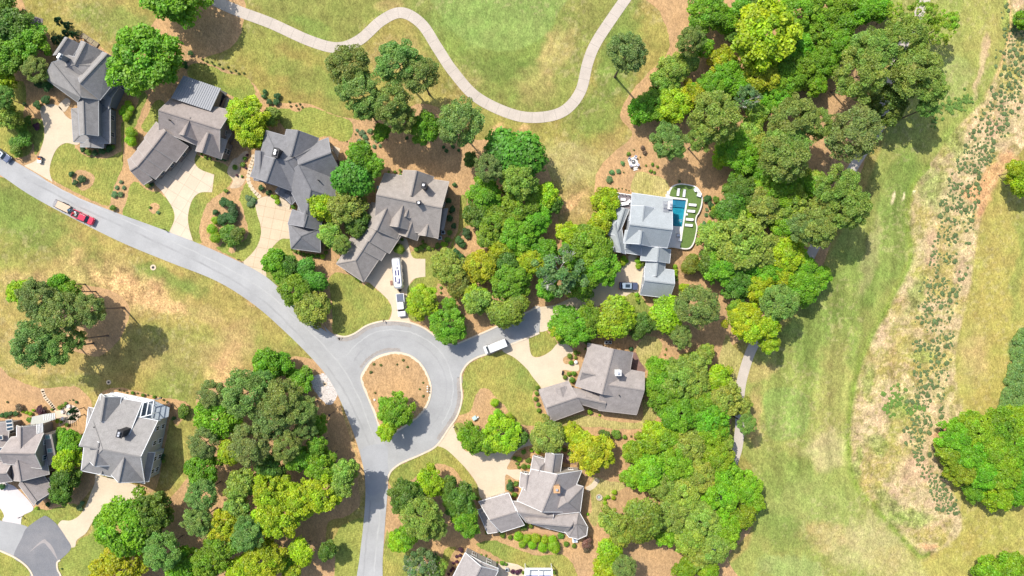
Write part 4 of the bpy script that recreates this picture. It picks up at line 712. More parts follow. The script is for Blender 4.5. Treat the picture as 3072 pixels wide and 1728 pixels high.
rt = thing('swimming_pool', W('d1', 700, 670) + (0,), 'rectangular blue swimming pool beside the pale blue-grey house', 'pool'); ro = tuple(rt.location)
pc = [W('d1', x, y, zt) for x, y in ((602, 543), (781, 557), (744, 797), (602, 786))]
b = MB(); b.prism(pc, .02, .06); b.build('basin_floor', mat('pool_plaster', (.025, .25, .31), .6, 0, .9, col2=(.07, .44, .47)), rt, ro)
b = MB(); st = [W('d1', x, y, .4) for x, y in ((602, 543), (780, 557), (768, 628), (602, 612))]; b.prism(inset(st, .05), .06, .45); b.build('sun_shelf', mat('pool_plaster_light', (.09, .26, .34), .6, .1, 1), rt, ro)
b = MB(); b.prism([W('d1', x, y, .5) for x, y in ((662, 560), (690, 562), (686, 606), (658, 602))], .45, .58); b.build('step', mat('pool_plaster_light', (.09, .26, .34), .6, .1, 1), rt, ro)
wm = bpy.data.materials.new('pool_water'); wm.use_nodes = True; t = wm.node_tree; t.nodes.remove(t.nodes['Principled BSDF'])
tr = t.nodes.new('ShaderNodeBsdfTransparent'); tr.inputs[0].default_value = (.50, .82, .92, 1); gl = t.nodes.new('ShaderNodeBsdfGlossy'); gl.inputs['Roughness'].default_value = .05
fr = t.nodes.new('ShaderNodeFresnel'); fr.inputs[0].default_value = 1.33; ms = t.nodes.new('ShaderNodeMixShader'); nz = t.nodes.new('ShaderNodeTexNoise'); nz.inputs['Scale'].default_value = 2.5
bp = t.nodes.new('ShaderNodeBump'); bp.inputs['Strength'].default_value = .3; bp.inputs['Distance'].default_value = .1; t.links.new(nz.outputs['Fac'], bp.inputs['Height']); t.links.new(bp.outputs[0], gl.inputs['Normal'])
t.links.new(fr.outputs[0], ms.inputs[0]); t.links.new(tr.outputs[0], ms.inputs[1]); t.links.new(gl.outputs[0], ms.inputs[2]); t.links.new(ms.outputs[0], t.nodes['Material Output'].inputs[0])
b = MB(); b.add([(x, y, .72) for x, y in pc][::-1], [(0, 1, 2, 3)]); b.build('water', wm, rt, ro)
b = MB();
for k in (0, 1):
    x, y = W('d1', 738, 735 + 14 * k, 1.2); b.tube((x, y, .9), (x, y, 1.5), .03); b.tube((x, y, 1.5), (x - .6, y - .1, 1.3), .03); b.tube((x - .6, y - .1, 1.3), (x - .6, y - .1, .5), .03)
b.build('hand_rail', MATS['light_metal'], rt, ro)
def lounger(t, x, y, a, label, z=zt):
    r = thing('sun_lounger', W(t, x, y, z + .3) + (z + .02,), label, 'lounger', 'sun loungers on the pool turf', R(a))
    b = MB(); b.box(0, 0, .22, .28, 1.9, .66)
    for sx in (-.8, .8):
        for sy in (-.28, .28): b.box(sx, sy, 0, .22, .07, .07)
    b.build('frame', M_DARK, r); b = MB(); b.box(-.3, 0, .285, .38, 1.25, .62); b.build('cushion', M_CUSH, r)
    b = MB(); b.slab([(.33, -.31, .38), (.93, -.31, .62), (.93, .31, .62), (.33, .31, .38)], .09); b.build('backrest', M_CUSH, r)
for x, y, a, l in ((708, 485, 84, 'left of two white sun loungers standing in tree shade on turf'), (762, 495, 84, 'right of two white sun loungers standing in tree shade on turf'), (836, 600, -6, 'topmost of the four white sun loungers right of the pool'),
                   (824, 657, -5, 'second white sun lounger from the top right of the pool'), (810, 732, -5, 'third white sun lounger from the top right of the pool'), (802, 784, -5, 'lowest of the four white sun loungers right of the pool')): lounger('d1', x, y, a, l)
def armchair(t, x, y, a, label, z, m=None, w=.8, d=.8, name='armchair', cat='armchair', group=None):
    r = thing(name, W(t, x, y, z + .4) + (z,), label, cat, group, R(a)); b = MB()
    b.box(0, 0, .08, .30, w, d); b.build('base', M_WHITE, r); b = MB(); b.box(.05, 0, .30, .44, w - .22, d - .24); b.build('seat', m or M_CUSH, r)
    b = MB(); b.box(-w / 2 + .08, 0, .30, .80, .16, d); b.build('backrest', m or M_CUSH, r)
    for s_ in (-1, 1): b = MB(); b.box(.08, s_ * (d / 2 - .06), .30, .58, w - .18, .12); b.build('armrest', M_WHITE, r)
armchair('d1', 868, 462, 210, 'white armchair at the top corner of the pool turf', zt + .02, w=.9, d=.9); armchair('d1', 898, 508, 160, 'white armchair at the right edge of the pool turf', zt + .02, w=.95, d=1.0)
armchair('d1', 722, 914, 175, 'white armchair on the pale deck below the pool', zt, w=.8, d=.75)
def table(t, x, y, z, w, d, a, label, h=.5, m=None, rnd=False, cat='table'):
    r = thing('table', W(t, x, y, z + h) + (z,), label, cat, None, R(a)); b = MB()
    if rnd: b.prism([(w / 2 * math.cos(k * .4), w / 2 * math.sin(k * .4)) for k in range(16)], h - .06, h)
    else: b.box(0, 0, h - .06, h, w, d)
    b.build('table_top', m or M_WHITE, r)
    for sx, sy in ((-1, -1), (-1, 1), (1, -1), (1, 1)): b = MB(); b.box(sx * (w * .34), sy * (d * .34), 0, h - .06, .06, .06); b.build('leg', M_WHITE, r)
table('d1', 886, 478, zt + .02, .5, .5, 0, 'small round white side table between the two turf armchairs', .5, None, True)
r = thing('rocking_chair', W('d1', 710, 875, 1.4) + (zt,), 'thin-framed rocking chair on the pale deck below the pool', 'chair'); b = MB()
for s_ in (-.35, .35):
    for p, q in (((-.5, s_, .05), (.5, s_, .05)), ((.4, s_, .05), (.35, s_, .6)), ((-.4, s_, .05), (-.5, s_, 1.1)), ((-.45, s_, .6), (.4, s_, .6))): b.tube(p, q, .03)
b.build('frame', M_DARK, r); b = MB(); b.box(0, 0, .4, .45, .7, .66); b.build('seat', MATS['light_metal'], r)
b = MB(); b.box(*W('d1', 783, 687, 1.0), zt, 1.3, .5, .5); o = b.build('side_table', M_WHITE); tag(o, 'white cube table on the coping halfway along the pool', 'table')
b = MB(); b.box(*W('d1', 620, 490, 1.0), 0, 1.1, .45, .9); o = b.build('gate_post', M_WHITE); tag(o, 'white gate post at the top left corner of the terrace', 'post')
# raised corner deck with outdoor lounge
dz = 3.2; r = thing('deck', W('d1', 200, 565) + (0,), 'raised grey lounge deck with white railings left of the pool house roof', 'deck'); ro = tuple(r.location); dp = [W('d1', x, y, dz) for x, y in ((133, 492), (290, 515), (268, 645), (118, 625))]
b = MB(); b.prism(dp, dz - .2, dz); b.build('floor', mat('deck_grey', (.22, .19, .20), .7, .15, 3), r, ro)
b = MB()
for i, j in ((0, 1), (3, 0)):
    P, Q_ = Vector(dp[i]), Vector(dp[j])
    for zz in (dz + .15, dz + 1.0): b.beam((P.x, P.y, zz), (Q_.x, Q_.y, zz), .1, .08)
    for k in range(6): c = P.lerp(Q_, k / 5); b.box(c.x, c.y, dz, dz + 1.05, .12, .12)
b.build('railing', M_WHITE, r, ro); b = MB(); [b.box(p[0] * .999, p[1], 0, dz - .2, .25, .25) for p in dp]; b.build('post', M_WHITE, r, ro)
armchair('d1', 160, 540, 0, 'white sofa along the left railing of the raised deck', dz, w=.8, d=1.5, name='sofa', cat='sofa'); armchair('d1', 214, 590, 100, 'long white sofa at the middle of the raised deck', dz, w=.85, d=2.4, name='sofa', cat='sofa')
armchair('d1', 262, 568, 215, 'turned white armchair at the right side of the raised deck', dz, w=.75, d=.75)
table('d1', 210, 550, dz, 1.2, .65, -5, 'white rectangular coffee table on the raised deck'); table('d1', 153, 582, dz, .55, .55, 0, 'small square side table at the left of the raised deck')
r = thing('grill', W('d1', 158, 628, dz + .9) + (dz,), 'round white kettle grill at the lower edge of the raised deck', 'grill'); b = MB(); b.sphere((0, 0, .8), .3); b.build('bowl', M_WHITE, r, smooth=True); b = MB(); [b.tube((0, 0, .7), (.3 * math.cos(a), .3 * math.sin(a), 0), .03) for a in (0, 2.1, 4.2)]; b.build('leg', M_DARK, r)
# white fire pit terrace in the mulch
r = thing('fire_pit_terrace', W('d1', 300, 212) + (0,), 'small square white stone terrace in the mulch above the pool house', 'terrace'); ro = tuple(r.location)
b = MB(); b.prism([W('d1', x, y, .4) for x, y in ((250, 188), (326, 158), (352, 236), (276, 264))], 0, .4); b.build('paving', M_TERR, r, ro)
for k in range(2): b = MB(); b.prism([W('d1', x, y, .3) for x, y in ((302, 262 + 16 * k), (338, 252 + 16 * k), (343, 264 + 16 * k), (306, 275 + 16 * k))], 0, .3 - .12 * k); b.build('step', M_TERR, r, ro)
r = thing('fire_bowl', W('d1', 302, 207, .7) + (.4,), 'round dark fire bowl at the centre of the white terrace', 'fire bowl'); b = MB(); b.loft([[(q * math.cos(k * .45), q * math.sin(k * .45), z) for k in range(14)] for q, z in ((.3, 0), (.5, .35), (.42, .36), (.3, .2))]); b.build('bowl', mat('iron', (.12, .12, .12), .6), r); b = MB(); b.sphere((0, 0, .25), .2); b.build('ash', M_CUSH, r)
for x, y, a, l in ((268, 182, 130, 'top left'), (322, 166, 60, 'top right'), (283, 243, 250, 'lower left'), (345, 238, 320, 'lower right')): armchair('d1', x, y, a + 180, 'grey-backed white chair at the %s corner of the white fire terrace' % l, .4, mat('grey_fabric', (.35, .36, .45), .8), .65, .65, group='chairs round the fire bowl')
# ------------------------------------------------------------ vehicles
def rr(l, w, r, z, xo=0.0, n=5):
    out = []
    for cx, cy, a0 in ((l / 2 - r, w / 2 - r, 0), (-l / 2 + r, w / 2 - r, 90), (-l / 2 + r, -w / 2 + r, 180), (l / 2 - r, -w / 2 + r, 270)):
        for k in range(n): a = R(a0 + 90 * k / (n - 1)); out.append((cx + r * math.cos(a) + xo, cy + r * math.sin(a), z))
    return out
M_GL = mat('car_glass', (.02, .035, .05), .06, spec=.9); M_TY = mat('tyre', (.02, .02, .02), .9); M_RIM = mat('rim', (.45, .45, .47), .3, metal=.8)
def paint(n, c): return mat('paint_' + n, c, .25, coat=.8, spec=.5)
def wheels(r, xs, w, rad=.37, name='wheel'):
    for x in xs:
        for s_ in (-1, 1):
            b = MB(); b.tube((x, s_ * (w / 2 - .02), rad), (x, s_ * (w / 2 - .27), rad), rad, n=14); t_ = b.build(name, M_TY, r); b = MB(); b.tube((x, s_ * (w / 2 + .0), rad), (x, s_ * (w / 2 - .1), rad), rad * .55, n=10); b.build('rim', M_RIM, t_)
def lights(r, L, w, z=.75):
    for s_ in (-1, 1):
        b = MB(); b.box(L / 2 - .12, s_ * (w / 2 - .3), z - .09, z + .09, .22, .38); b.build('headlight', mat('lamp_glass', (.75, .78, .8), .1), r)
        b = MB(); b.box(-L / 2 + .06, s_ * (w / 2 - .2), z - .1, z + .12, .14, .24); b.build('tail_light', mat('red_glass', (.5, .02, .02), .2), r)
def mirrors(r, x, w, z, m):
    for s_ in (-1, 1): b = MB(); b.box(x, s_ * (w / 2 + .1), z, z + .18, .12, .22); b.build('mirror', m, r)
def suv(src, a, label, m, L=4.7, w=1.92, roofm=None):
    r = thing('car', W('S', *src, 1.0) + (.08,), label, 'car', None, R(a))
    b = MB(); b.loft([rr(L - .1, w - .1, .35, .3), rr(L, w, .42, .5), rr(L, w, .42, .8), rr(L - .12, w - .06, .42, .98), rr(L - .35, w - .22, .4, 1.05)]); b.build('body', m, r, smooth=False, bevel=.03)
    b = MB(); b.loft([rr(2.95, w - .2, .25, 1.03, -.45), rr(2.35, w - .42, .25, 1.60, -.52)]); b.build('windows', M_GL, r)
    b = MB(); b.loft([rr(2.4, w - .40, .25, 1.60, -.52), rr(2.3, w - .5, .25, 1.67, -.52)]); rf = b.build('roof', roofm or m, r)
    b = MB(); b.box(-.35, 0, 1.675, 1.69, 1.15, .85); b.build('sunroof', M_GL, rf)
    for s_ in (-1, 1): b = MB(); b.tube((-1.55, s_ * .66, 1.73), (.45, s_ * .66, 1.73), .03); b.build('roof_rail', MATS['light_metal'], rf)
    b = MB(); [b.box(1.35, y, 1.055, 1.075, 1.0, .05) for y in (-.45, .45)]; b.build('bonnet_crease', m, r)
    wheels(r, (1.45, -1.4), w); lights(r, L, w); mirrors(r, .75, w, 1.05, m); return r
def pickup(src, a, label, m, L=5.8, w=1.98, bedm=None, load=False):
    r = thing('pickup_truck', W('S', *src, 1.0) + (.085,), label, 'pickup truck', None, R(a))
    b = MB(); b.loft([rr(L - .1, w - .1, .25, .42), rr(L, w, .3, .6), rr(L, w, .3, .95)]); b.build('body', m, r, bevel=.03)
    b = MB(); b.loft([rr(1.55, w - .04, .35, .95, L / 2 - .82), rr(1.42, w - .2, .35, 1.12, L / 2 - .85)]); b.build('bonnet', m, r, bevel=.03)
    b = MB(); b.loft([rr(2.5, w - .08, .25, .955, .35), rr(2.5, w - .12, .25, 1.15, .35)]); b.build('doors', m, r)
    b = MB(); b.loft([rr(2.45, w - .2, .22, 1.15, .36), rr(1.75, w - .46, .2, 1.72, .18)]); b.build('windows', M_GL, r)
    b = MB(); b.loft([rr(1.8, w - .44, .2, 1.72, .18), rr(1.7, w - .55, .2, 1.80, .18)]); b.build('roof', m, r, bevel=.02)
    bx = -L / 2 + .98
    for s_ in (-1, 1): b = MB(); b.box(bx, s_ * (w / 2 - .08), .95, 1.22, 1.9, .14); b.build('bed_side', m, r)
    b = MB(); b.box(-L / 2 + .07, 0, .95, 1.22, .12, w - .3); b.build('tailgate', m, r)
    if bedm: b = MB(); b.box(bx + .05, 0, 1.16, 1.24, 1.75, w - .32); b.build('tonneau_cover', bedm, r)
    b = MB(); b.box(bx + .05, 0, .955, .99, 1.75, w - .3); b.build('bed_floor', M_DARK, r)
    wheels(r, (L / 2 - 1.0, -L / 2 + 1.25), w, .4); lights(r, L, w, .85); mirrors(r, 1.15, w, 1.15, M_DARK); return r
suv((1886, 858), -2, 'dark metallic blue car with a panoramic roof parked on the pool house driveway', paint('blue_black', (.07, .085, .15)), roofm=paint('blue_grey', (.28, .36, .45)))
suv((5, 464), -36, 'dark blue car cut off by the left edge on the street', paint('navy', (.08, .11, .2)), L=4.8, roofm=paint('silver', (.5, .54, .6)))
pickup((1203, 915), -84.5, 'white pickup truck with a dark bed cover hitched in front of the silver caravan', paint('white', (.80, .80, .84)), 5.8, 2.0, mat('bed_cover', (.13, .15, .21), .6))
rp = pickup((249, 652), -25, 'red pickup truck on the street pulling a wooden-decked trailer', paint('red', (.62, .015, .06)), 5.7, 1.95)
# load in the red truck
for k, (x, y, z, s1, s2, c) in enumerate(((-1.2, .3, 1.0, .5, .4, (.7, .7, .7)), (-1.9, -.3, 1.0, .6, .3, (.5, .04, .03)), (-2.3, .4, 1.0, .45, .45, (.05, .06, .08)), (-1.5, -.5, 1.0, .35, .35, (.6, .62, .6)))):
    pass
def garden_tool(t, src, a, n, label, c):
    r = thing('tool_box', W('S', *src, 1.2) + (1.1,), label, 'tool box', 'tools carried in the red truck bed', R(a)); b = MB(); b.box(0, 0, 0, .3, .55, .4); b.build('box', mat('tool%d' % n, c, .6), r); b = MB(); b.tube((-.2, 0, .38), (.2, 0, .38), .03); b.tube((-.2, 0, .3), (-.2, 0, .38), .03); b.tube((.2, 0, .3), (.2, 0, .38), .03); b.build('handle', M_DARK, r)
for n, (s_, c, l) in enumerate((((226, 637), (.7, .7, .7), 'light grey box nearest the cab in the red truck bed'), ((221, 640), (.5, .04, .03), 'red box in the middle of the red truck bed'), ((219, 632), (.05, .06, .08), 'black box at the far corner of the red truck bed'), ((228, 644), (.6, .64, .6), 'pale box against the near side of the red truck bed'))): garden_tool('S', s_, -25 + 30 * n, n, l, c)
r = thing('flatbed_trailer', W('S', 189, 620, .6) + (.085,), 'flat trailer with a tan wooden deck and mesh ramp behind the red truck', 'trailer', None, R(-25.5))
b = MB(); b.box(0, 0, .52, .62, 3.5, 1.75); b.build('deck', mat('pine_boards', (.62, .46, .33), .8, .08, 2), r); b = MB(); [b.box(0, s_ * .93, .5, .7, 4.6, .08) for s_ in (-1, 1)]; b.box(2.3, 0, .5, .6, .1, 1.9); b.beam((2.3, 0, .55), (3.4, 0, .5), .1, .1); b.build('frame', M_DARK, r)
b = MB(); [b.box(-2.2 + .09 * k - .35, 0, .55, .6, .03, 1.75) for k in range(12)]; [b.box(-2.1, y, .56, .59, 1.1, .03) for y in (-.87, -.45, 0, .45, .87)]; b.build('ramp', mat('mesh_grey', (.35, .34, .36), .5, metal=.4), r); wheels(r, (-.3, .5), 2.2, .3)
r = thing('ride_on_mower', W('S', 211, 632, 1.0) + (.7,), 'dark ride-on mower with a light blue cover at the trailer front', 'mower', None, R(-25)); b = MB(); b.loft([rr(1.2, 1.0, .2, .1), rr(1.2, 1.0, .2, .35), rr(.9, .7, .2, .55)]); b.build('body', mat('mower_dark', (.03, .06, .09), .5), r)
b = MB(); b.box(-.1, 0, .55, .8, .4, .45); b.box(-.28, 0, .8, 1.1, .1, .45); b.build('seat', mat('mower_seat', (.15, .3, .42), .6), r); b = MB(); [b.tube((.1, y, .5), (.35, y, 1.0), .03) for y in (-.3, .3)]; b.build('lever', MATS['light_metal'], r); wheels(r, (.4, -.4), 1.15, .2)
# caravan
r = thing('caravan', W('S', 1192.5, 819.5, 2.0) + (.07,), 'long silver-white caravan with dark roof panels on the curved driveway', 'caravan', None, R(-84.8)); M_AL = mat('aluminium', (.74, .75, .77), .28, metal=.55)
L, w = 7.9, 2.5; b = MB(); b.loft([rr(L - .7, w - .3, .5, .35), rr(L - .1, w - .05, .6, .8), rr(L, w, .65, 1.5), rr(L - .15, w - .1, .65, 2.2), rr(L - .5, w - .4, .6, 2.65), rr(L - .95, w - .85, .5, 2.85)]); b.build('body', M_AL, r, smooth=True)
b = MB(); b.loft([rr(L - .9, w - .8, .5, 2.83), rr(L - 1.0, w - .9, .45, 2.88)]); rf = b.build('roof', mat('roof_white', (.80, .79, .82), .5), r)
for x, y, l_, w_ in ((-.05, -.38, 1.35, .34), (-.05, .28, 1.3, .32), (2.0, -.42, 1.3, .32), (1.6, .45, 1.35, .3)): b = MB(); b.box(x, -y, 2.885, 2.93, l_, w_); b.build('solar_panel', mat('solar', (.05, .05, .15), .2, spec=.7), rf)
b = MB(); b.box(-2.6, 0, 2.88, 3.12, 1.1, .75); b.build('air_conditioner', mat('roof_white', (.8, .8, .8), .5), rf); b = MB(); b.box(-1.3, .2, 2.88, 2.98, .6, .5); b.build('hatch', mat('hatch', (.3, .3, .34), .4), rf); b = MB(); b.box(2.4, 0, 2.88, 3.0, .5, .4); b.build('hatch', mat('hatch', (.3, .3, .34), .4), rf)
for s_ in (-1, 1):
    for x in (-2.4, -.6, 1.2, 2.7): b = MB(); b.box(x, s_ * (w / 2 - .03), 1.5, 2.0, .9, .12); b.build('window', M_GL, r)
b = MB(); b.beam((L / 2 - .3, -.5, .5), (L / 2 + 1.0, 0, .5), .12, .12); b.beam((L / 2 - .3, .5, .5), (L / 2 + 1.0, 0, .5), .12, .12); b.box(L / 2 + .35, 0, .5, .85, .5, .6); b.build('drawbar', M_DARK, r); wheels(r, (-.6, .4), w - .1, .38)
b = MB(); b.box(*W('S', 1173.8, 848.6, .3), .07, .28, .55, 1.1, R(5)); o = b.build('entry_step', mat('step_brown', (.30, .16, .12), .8, .1, 4)); tag(o, 'small brown entry mat step left of the silver caravan', 'step')
# white van
r = thing('van', W('S', 1486.5, 1040, 2.0) + (.07,), 'white high-roofed delivery van parked on the side street', 'van', None, R(201.5)); M_VW = paint('van_white', (.80, .80, .80)); L, w = 6.0, 2.05
b = MB(); b.loft([rr(L - .1, w - .08, .3, .35), rr(L, w, .35, .6), rr(L, w, .35, 1.1)]); b.build('body', M_VW, r, bevel=.03); b = MB(); b.loft([rr(4.9, w, .12, 1.1, -.52), rr(4.9, w, .12, 1.7, -.52), rr(4.55, w - .1, .12, 2.5, -.62), rr(4.4, w - .25, .12, 2.62, -.62)]); b.build('cargo_box', M_VW, r)
b = MB(); b.loft([rr(.95, w - .06, .3, 1.1, 2.45), rr(.6, w - .3, .3, 1.32, 2.3)]); b.build('bonnet', M_VW, r)
b = MB(); b.slab([(2.35, -.9, 1.36), (2.35, .9, 1.36), (1.62, .78, 2.36), (1.62, -.78, 2.36)], .06); b.build('windscreen', M_GL, r)
for s_ in (-1, 1): b = MB(); b.box(1.35, s_ * (w / 2 - .03), 1.4, 1.95, .8, .12); b.build('side_window', M_GL, r); b = MB(); b.box(-2.99, s_ * .45, 1.5, 2.1, .1, .6); b.build('rear_window', M_GL, r)
b = MB(); b.box(-2.93, 0, 2.3, 2.42, .25, 1.7); b.build('rear_spoiler', M_DARK, r); wheels(r, (1.95, -1.7), w, .36); lights(r, L, w, .85); mirrors(r, 1.9, w, 1.35, M_DARK)
# cart on first driveway
r = thing('utility_cart', W('S', 120, 481, .5) + (.065,), 'small white cart loaded with orange and dark garden gear on the first driveway', 'cart', None, R(-95)); b = MB(); b.loft([rr(1.3, .85, .15, .3), rr(1.4, .95, .15, .75)]); b.build('tub', M_WHITE, r)
b = MB(); [b.box(-.3 + .0, y, .75, .95, .5, .18, a) for y, a in ((-.25, .3), (.05, -.2), (.3, .5))]; b.build('gear', mat('orange_gear', (.7, .22, .05), .7), r); b = MB(); b.box(-.75, .1, .3, 1.0, .4, .9); b.build('bag', mat('dark_bag', (.06, .05, .08), .8), r); wheels(r, (.4, -.4), .95, .2)
# ------------------------------------------------------------ street things
def mailbox(t, x, y, label, a=0):
    r = thing('mailbox', W(t, x, y) + (0,), label, 'mailbox', 'mailboxes along the street', R(a)); b = MB(); b.box(0, 0, 0, 1.15, .11, .11); b.box(.12, 0, .85, .93, .5, .07); b.build('post', mat('post_dark', (.05, .045, .04), .7), r)
    b = MB(); b.loft([[(x_, .11 * math.cos(k * math.pi / 7) if k else .11, 1.22 + .14 * math.sin(k * math.pi / 7)) for k in range(8)] for x_ in (-.12, .42)]); b.build('box', mat('box_black', (.03, .03, .03), .4), r); b = MB(); b.box(.43, 0, 1.2, 1.33, .02, .16); b.build('door', M_DARK, r)
mailbox('a1', 1500, 822, 'dark mailbox left of the square-jointed driveway', -20); mailbox('b1', 360, 1095, 'dark mailbox left of the scored driveway at the kerb', -30); mailbox('b2', 1668, 385, 'dark mailbox left of the caravan driveway at the roundabout', -90)
mailbox('a3', 210, 905, 'dark mailbox beside the white driveway at the lower left', 200); mailbox('c3', 500, 92, 'dark mailbox above the taupe house driveway mouth', -160); mailbox('a1', 180, 190, 'dark mailbox left of the first driveway', -30)
for k, (y, l) in enumerate(((982, 'top'), (1003, 'middle'), (1028, 'lowest'))):
    r = thing('marker_post', W('c2', 253, y) + (.16,), '%s of three small signs at the right edge of the roundabout island' % l, 'sign', 'signs on the roundabout island'); b = MB(); b.box(0, 0, 0, .7, .08, .08); b.build('post', M_DARK, r); b = MB(); b.box(0, 0, .7, 1.0, .35, .3); b.build('head', mat('sign_white', (.75, .70, .62), .7), r)
r = thing('rock', W('b2', 1583, 1108) + (.18,), 'small pale boulder at the left of the island mulch', 'rock'); b = MB(); b.sphere((0, 0, .12), .32, 8, 5, .6); b.build('stone', mat('pale_rock', (.7, .66, .6), .9, .1, 4), r)
r = thing('street_lamp', W('b2', 1215, 1217) + (0,), 'thin dark street lamp between the wood and the street', 'street lamp'); b = MB(); b.tube((0, 0, 0), (0, 0, 4.2), .08, .06); b.build('pole', M_DARK, r); b = MB(); b.loft([rr(.34, .34, .05, 4.2), rr(.5, .5, .05, 4.6), rr(.2, .2, .03, 4.8)]); b.build('lantern', M_DARK, r)
def cube(name, t, x, y, z, w, d, h, a, label, cat, m, m2=None):
    r = thing(name, W(t, x, y, z + h) + (z,), label, cat, None, R(a)); b = MB(); b.box(0, 0, 0, h, w, d); b.build('casing', m, r, bevel=.03); b = MB()
    b.prism([(min(w, d) * .38 * math.cos(k * .5236), min(w, d) * .38 * math.sin(k * .5236)) for k in range(12)], h, h + .03); b.build('fan_grille', m2 or M_DARK, r); b = MB(); b.box(0, -d / 2 - .01, h * .3, h * .6, w * .5, .03); b.build('panel', M_DARK, r)
ML = mat('ac_grey', (.5, .52, .54), .5)
cube('air_conditioner', 'c1', 390, 848, 0, .95, .95, .9, 8, 'upper of two square air conditioners beside the tan-grey house', 'air conditioner', ML); cube('air_conditioner', 'c1', 360, 898, 0, .95, .95, .9, 8, 'lower of two square air conditioners beside the tan-grey house', 'air conditioner', ML)
cube('air_conditioner', 'b1', 1520, 598, 0, .95, .95, .9, 0, 'square air conditioner in shade left of the tan-grey house', 'air conditioner', ML); cube('air_conditioner', 'a0', 1020, 930, 0, .95, .95, .9, 20, 'grey air conditioner under the deck of the top left house', 'air conditioner', ML)
cube('air_conditioner', 'd2', 58, 590, 0, .8, .8, .85, 0, 'left of two air conditioners above the brown-grey house', 'air conditioner', ML); cube('air_conditioner', 'd2', 92, 590, 0, .8, .8, .85, 0, 'right of two air conditioners above the brown-grey house', 'air conditioner', ML)
cube('air_conditioner', 'c3', 1585, 1130, 0, 1.3, .95, 1.0, 3, 'boxed air conditioner at the tip of the taupe house octagon', 'air conditioner', M_WHITE, mat('ac_blue', (.3, .38, .5), .5)); cube('air_conditioner', 'c3', 968, 1395, 0, .8, .8, .8, 0, 'square unit on the patio of the bottom grey house', 'air conditioner', ML)
cube('utility_box', 'c2', 675, 1277, 0, 1.1, .95, .8, 30, 'pale green utility cabinet on mulch right of the roundabout', 'utility cabinet', mat('cabinet', (.45, .58, .58), .5), mat('cabinet', (.45, .58, .58), .5))
cube('utility_box', 'c2', 706, 1268, 0, .35, .35, .6, 30, 'small white pedestal beside the pale green cabinet', 'utility cabinet', M_WHITE, M_WHITE); cube('grill', 'b1', 1612, 440, 0, .7, .6, 1.0, 80, 'teal covered grill left of the tan-grey house', 'grill', mat('teal', (.2, .42, .46), .6), mat('teal', (.2, .42, .46), .6))
r = thing('bench', W('c2', 1474, 865, .5) + (.06,), 'dark garden bench at the edge of the cream driveway', 'bench', None, R(80)); b = MB(); b.box(0, 0, .4, .45, 1.0, .4); b.build('seat', M_DARK, r); b = MB(); b.box(0, .2, .45, .85, 1.0, .06); b.build('backrest', M_DARK, r); b = MB(); [b.box(x_, 0, 0, .4, .06, .4) for x_ in (-.45, .45)]; b.build('leg', M_DARK, r)
r = thing('planter', W('c2', 1594, 768, .5) + (.06,), 'round white planter beside the front walk of the brown-grey house', 'planter'); b = MB(); b.loft([[(q * math.cos(k * .45), q * math.sin(k * .45), z) for k in range(14)] for q, z in ((.3, 0), (.48, .4), (.42, .55), (.36, .5))]); b.build('pot', M_WHITE, r); b = MB(); b.sphere((0, 0, .5), .33); b.build('soil', M_CUSH, r)
for t, x, y, l in (('c3', 1805, 738, 'round stone fire pit in dry grass right of the taupe house'), ('a2', 622, 1235, 'round tiered stone fountain on the lower left patio')):
    r = thing('fire_pit' if 'fire' in l else 'fountain', W(t, x, y, .4) + (.04,), l, 'fire pit' if 'fire' in l else 'fountain'); b = MB()
    b.loft([[(q * math.cos(k * .35), q * math.sin(k * .35), z) for k in range(18)] for q, z in ((.8, 0), (.8, .4), (.6, .4), (.58, .1))]); b.build('rim', mat('fountain_stone', (.5, .42, .34), .9, .12, 3), r); b = MB(); b.sphere((0, 0, .15), .4, sz=.5); b.build('core', mat('verdigris', (.30, .40, .36), .6), r)
for k, (x, y, a, l) in enumerate(((565, 1218, 20, 'white patio chair above left of the stone fountain'), (567, 1277, -20, 'white patio chair below left of the stone fountain'), (622, 1168, -80, 'white patio chair above the stone fountain'))): armchair('a2', x, y, a + 180, l, .05, w=.75, d=.7)
r = thing('garden_bed', W('a0', 820, 368) + (0,), 'long rectangular raised garden bed above the top left house', 'garden bed', None, R(-34)); b = MB(); b.box(0, -.55, 0, .35, 4.8, .12); b.box(0, .55, 0, .35, 4.8, .12); [b.box(x_, 0, 0, .34, .1, 1.0) for x_ in (-2.35, -.8, .8, 2.35)]; b.build('frame', mat('weathered_wood', (.22, .18, .15), .9, .2, 4), r); b = MB(); b.box(0, 0, 0, .26, 4.6, .98); b.build('soil', mat('bed_soil', (.30, .25, .16), .95, .35, 3), r)
r = thing('pergola', W('c3', 1255, 1440) + (0,), 'white flat pergola at the bottom edge of the picture', 'pergola'); ro = tuple(r.location); zz = 3.0; pq = [W('c3', x, y, zz) for x, y in ((1135, 1382), (1375, 1382), (1380, 1520), (1130, 1520))]
b = MB(); [b.beam(pq[i] + (zz,), pq[(i + 1) % 4] + (zz,), .35, .3) for i in range(4)]; b.build('frame', M_WHITE, r, ro); b = MB(); [b.tube(p + (0,), p + (zz,), .12) for p in pq]; b.build('post', M_WHITE, r, ro)
b = MB(); b.prism([W('c3', x, y, .2) for x, y in ((1140, 1390), (1370, 1390), (1370, 1440), (1140, 1440))], 0, .2); b.build('floor', mat('pergola_floor', (.74, .74, .70), .7), r, ro); b = MB(); b.prism([W('c3', x, y, .2) for x, y in ((1140, 1441), (1370, 1441), (1375, 1520), (1135, 1520))], 0, .22); b.build('screen', mat('blue_screen', (.30, .34, .55), .5), r, ro)
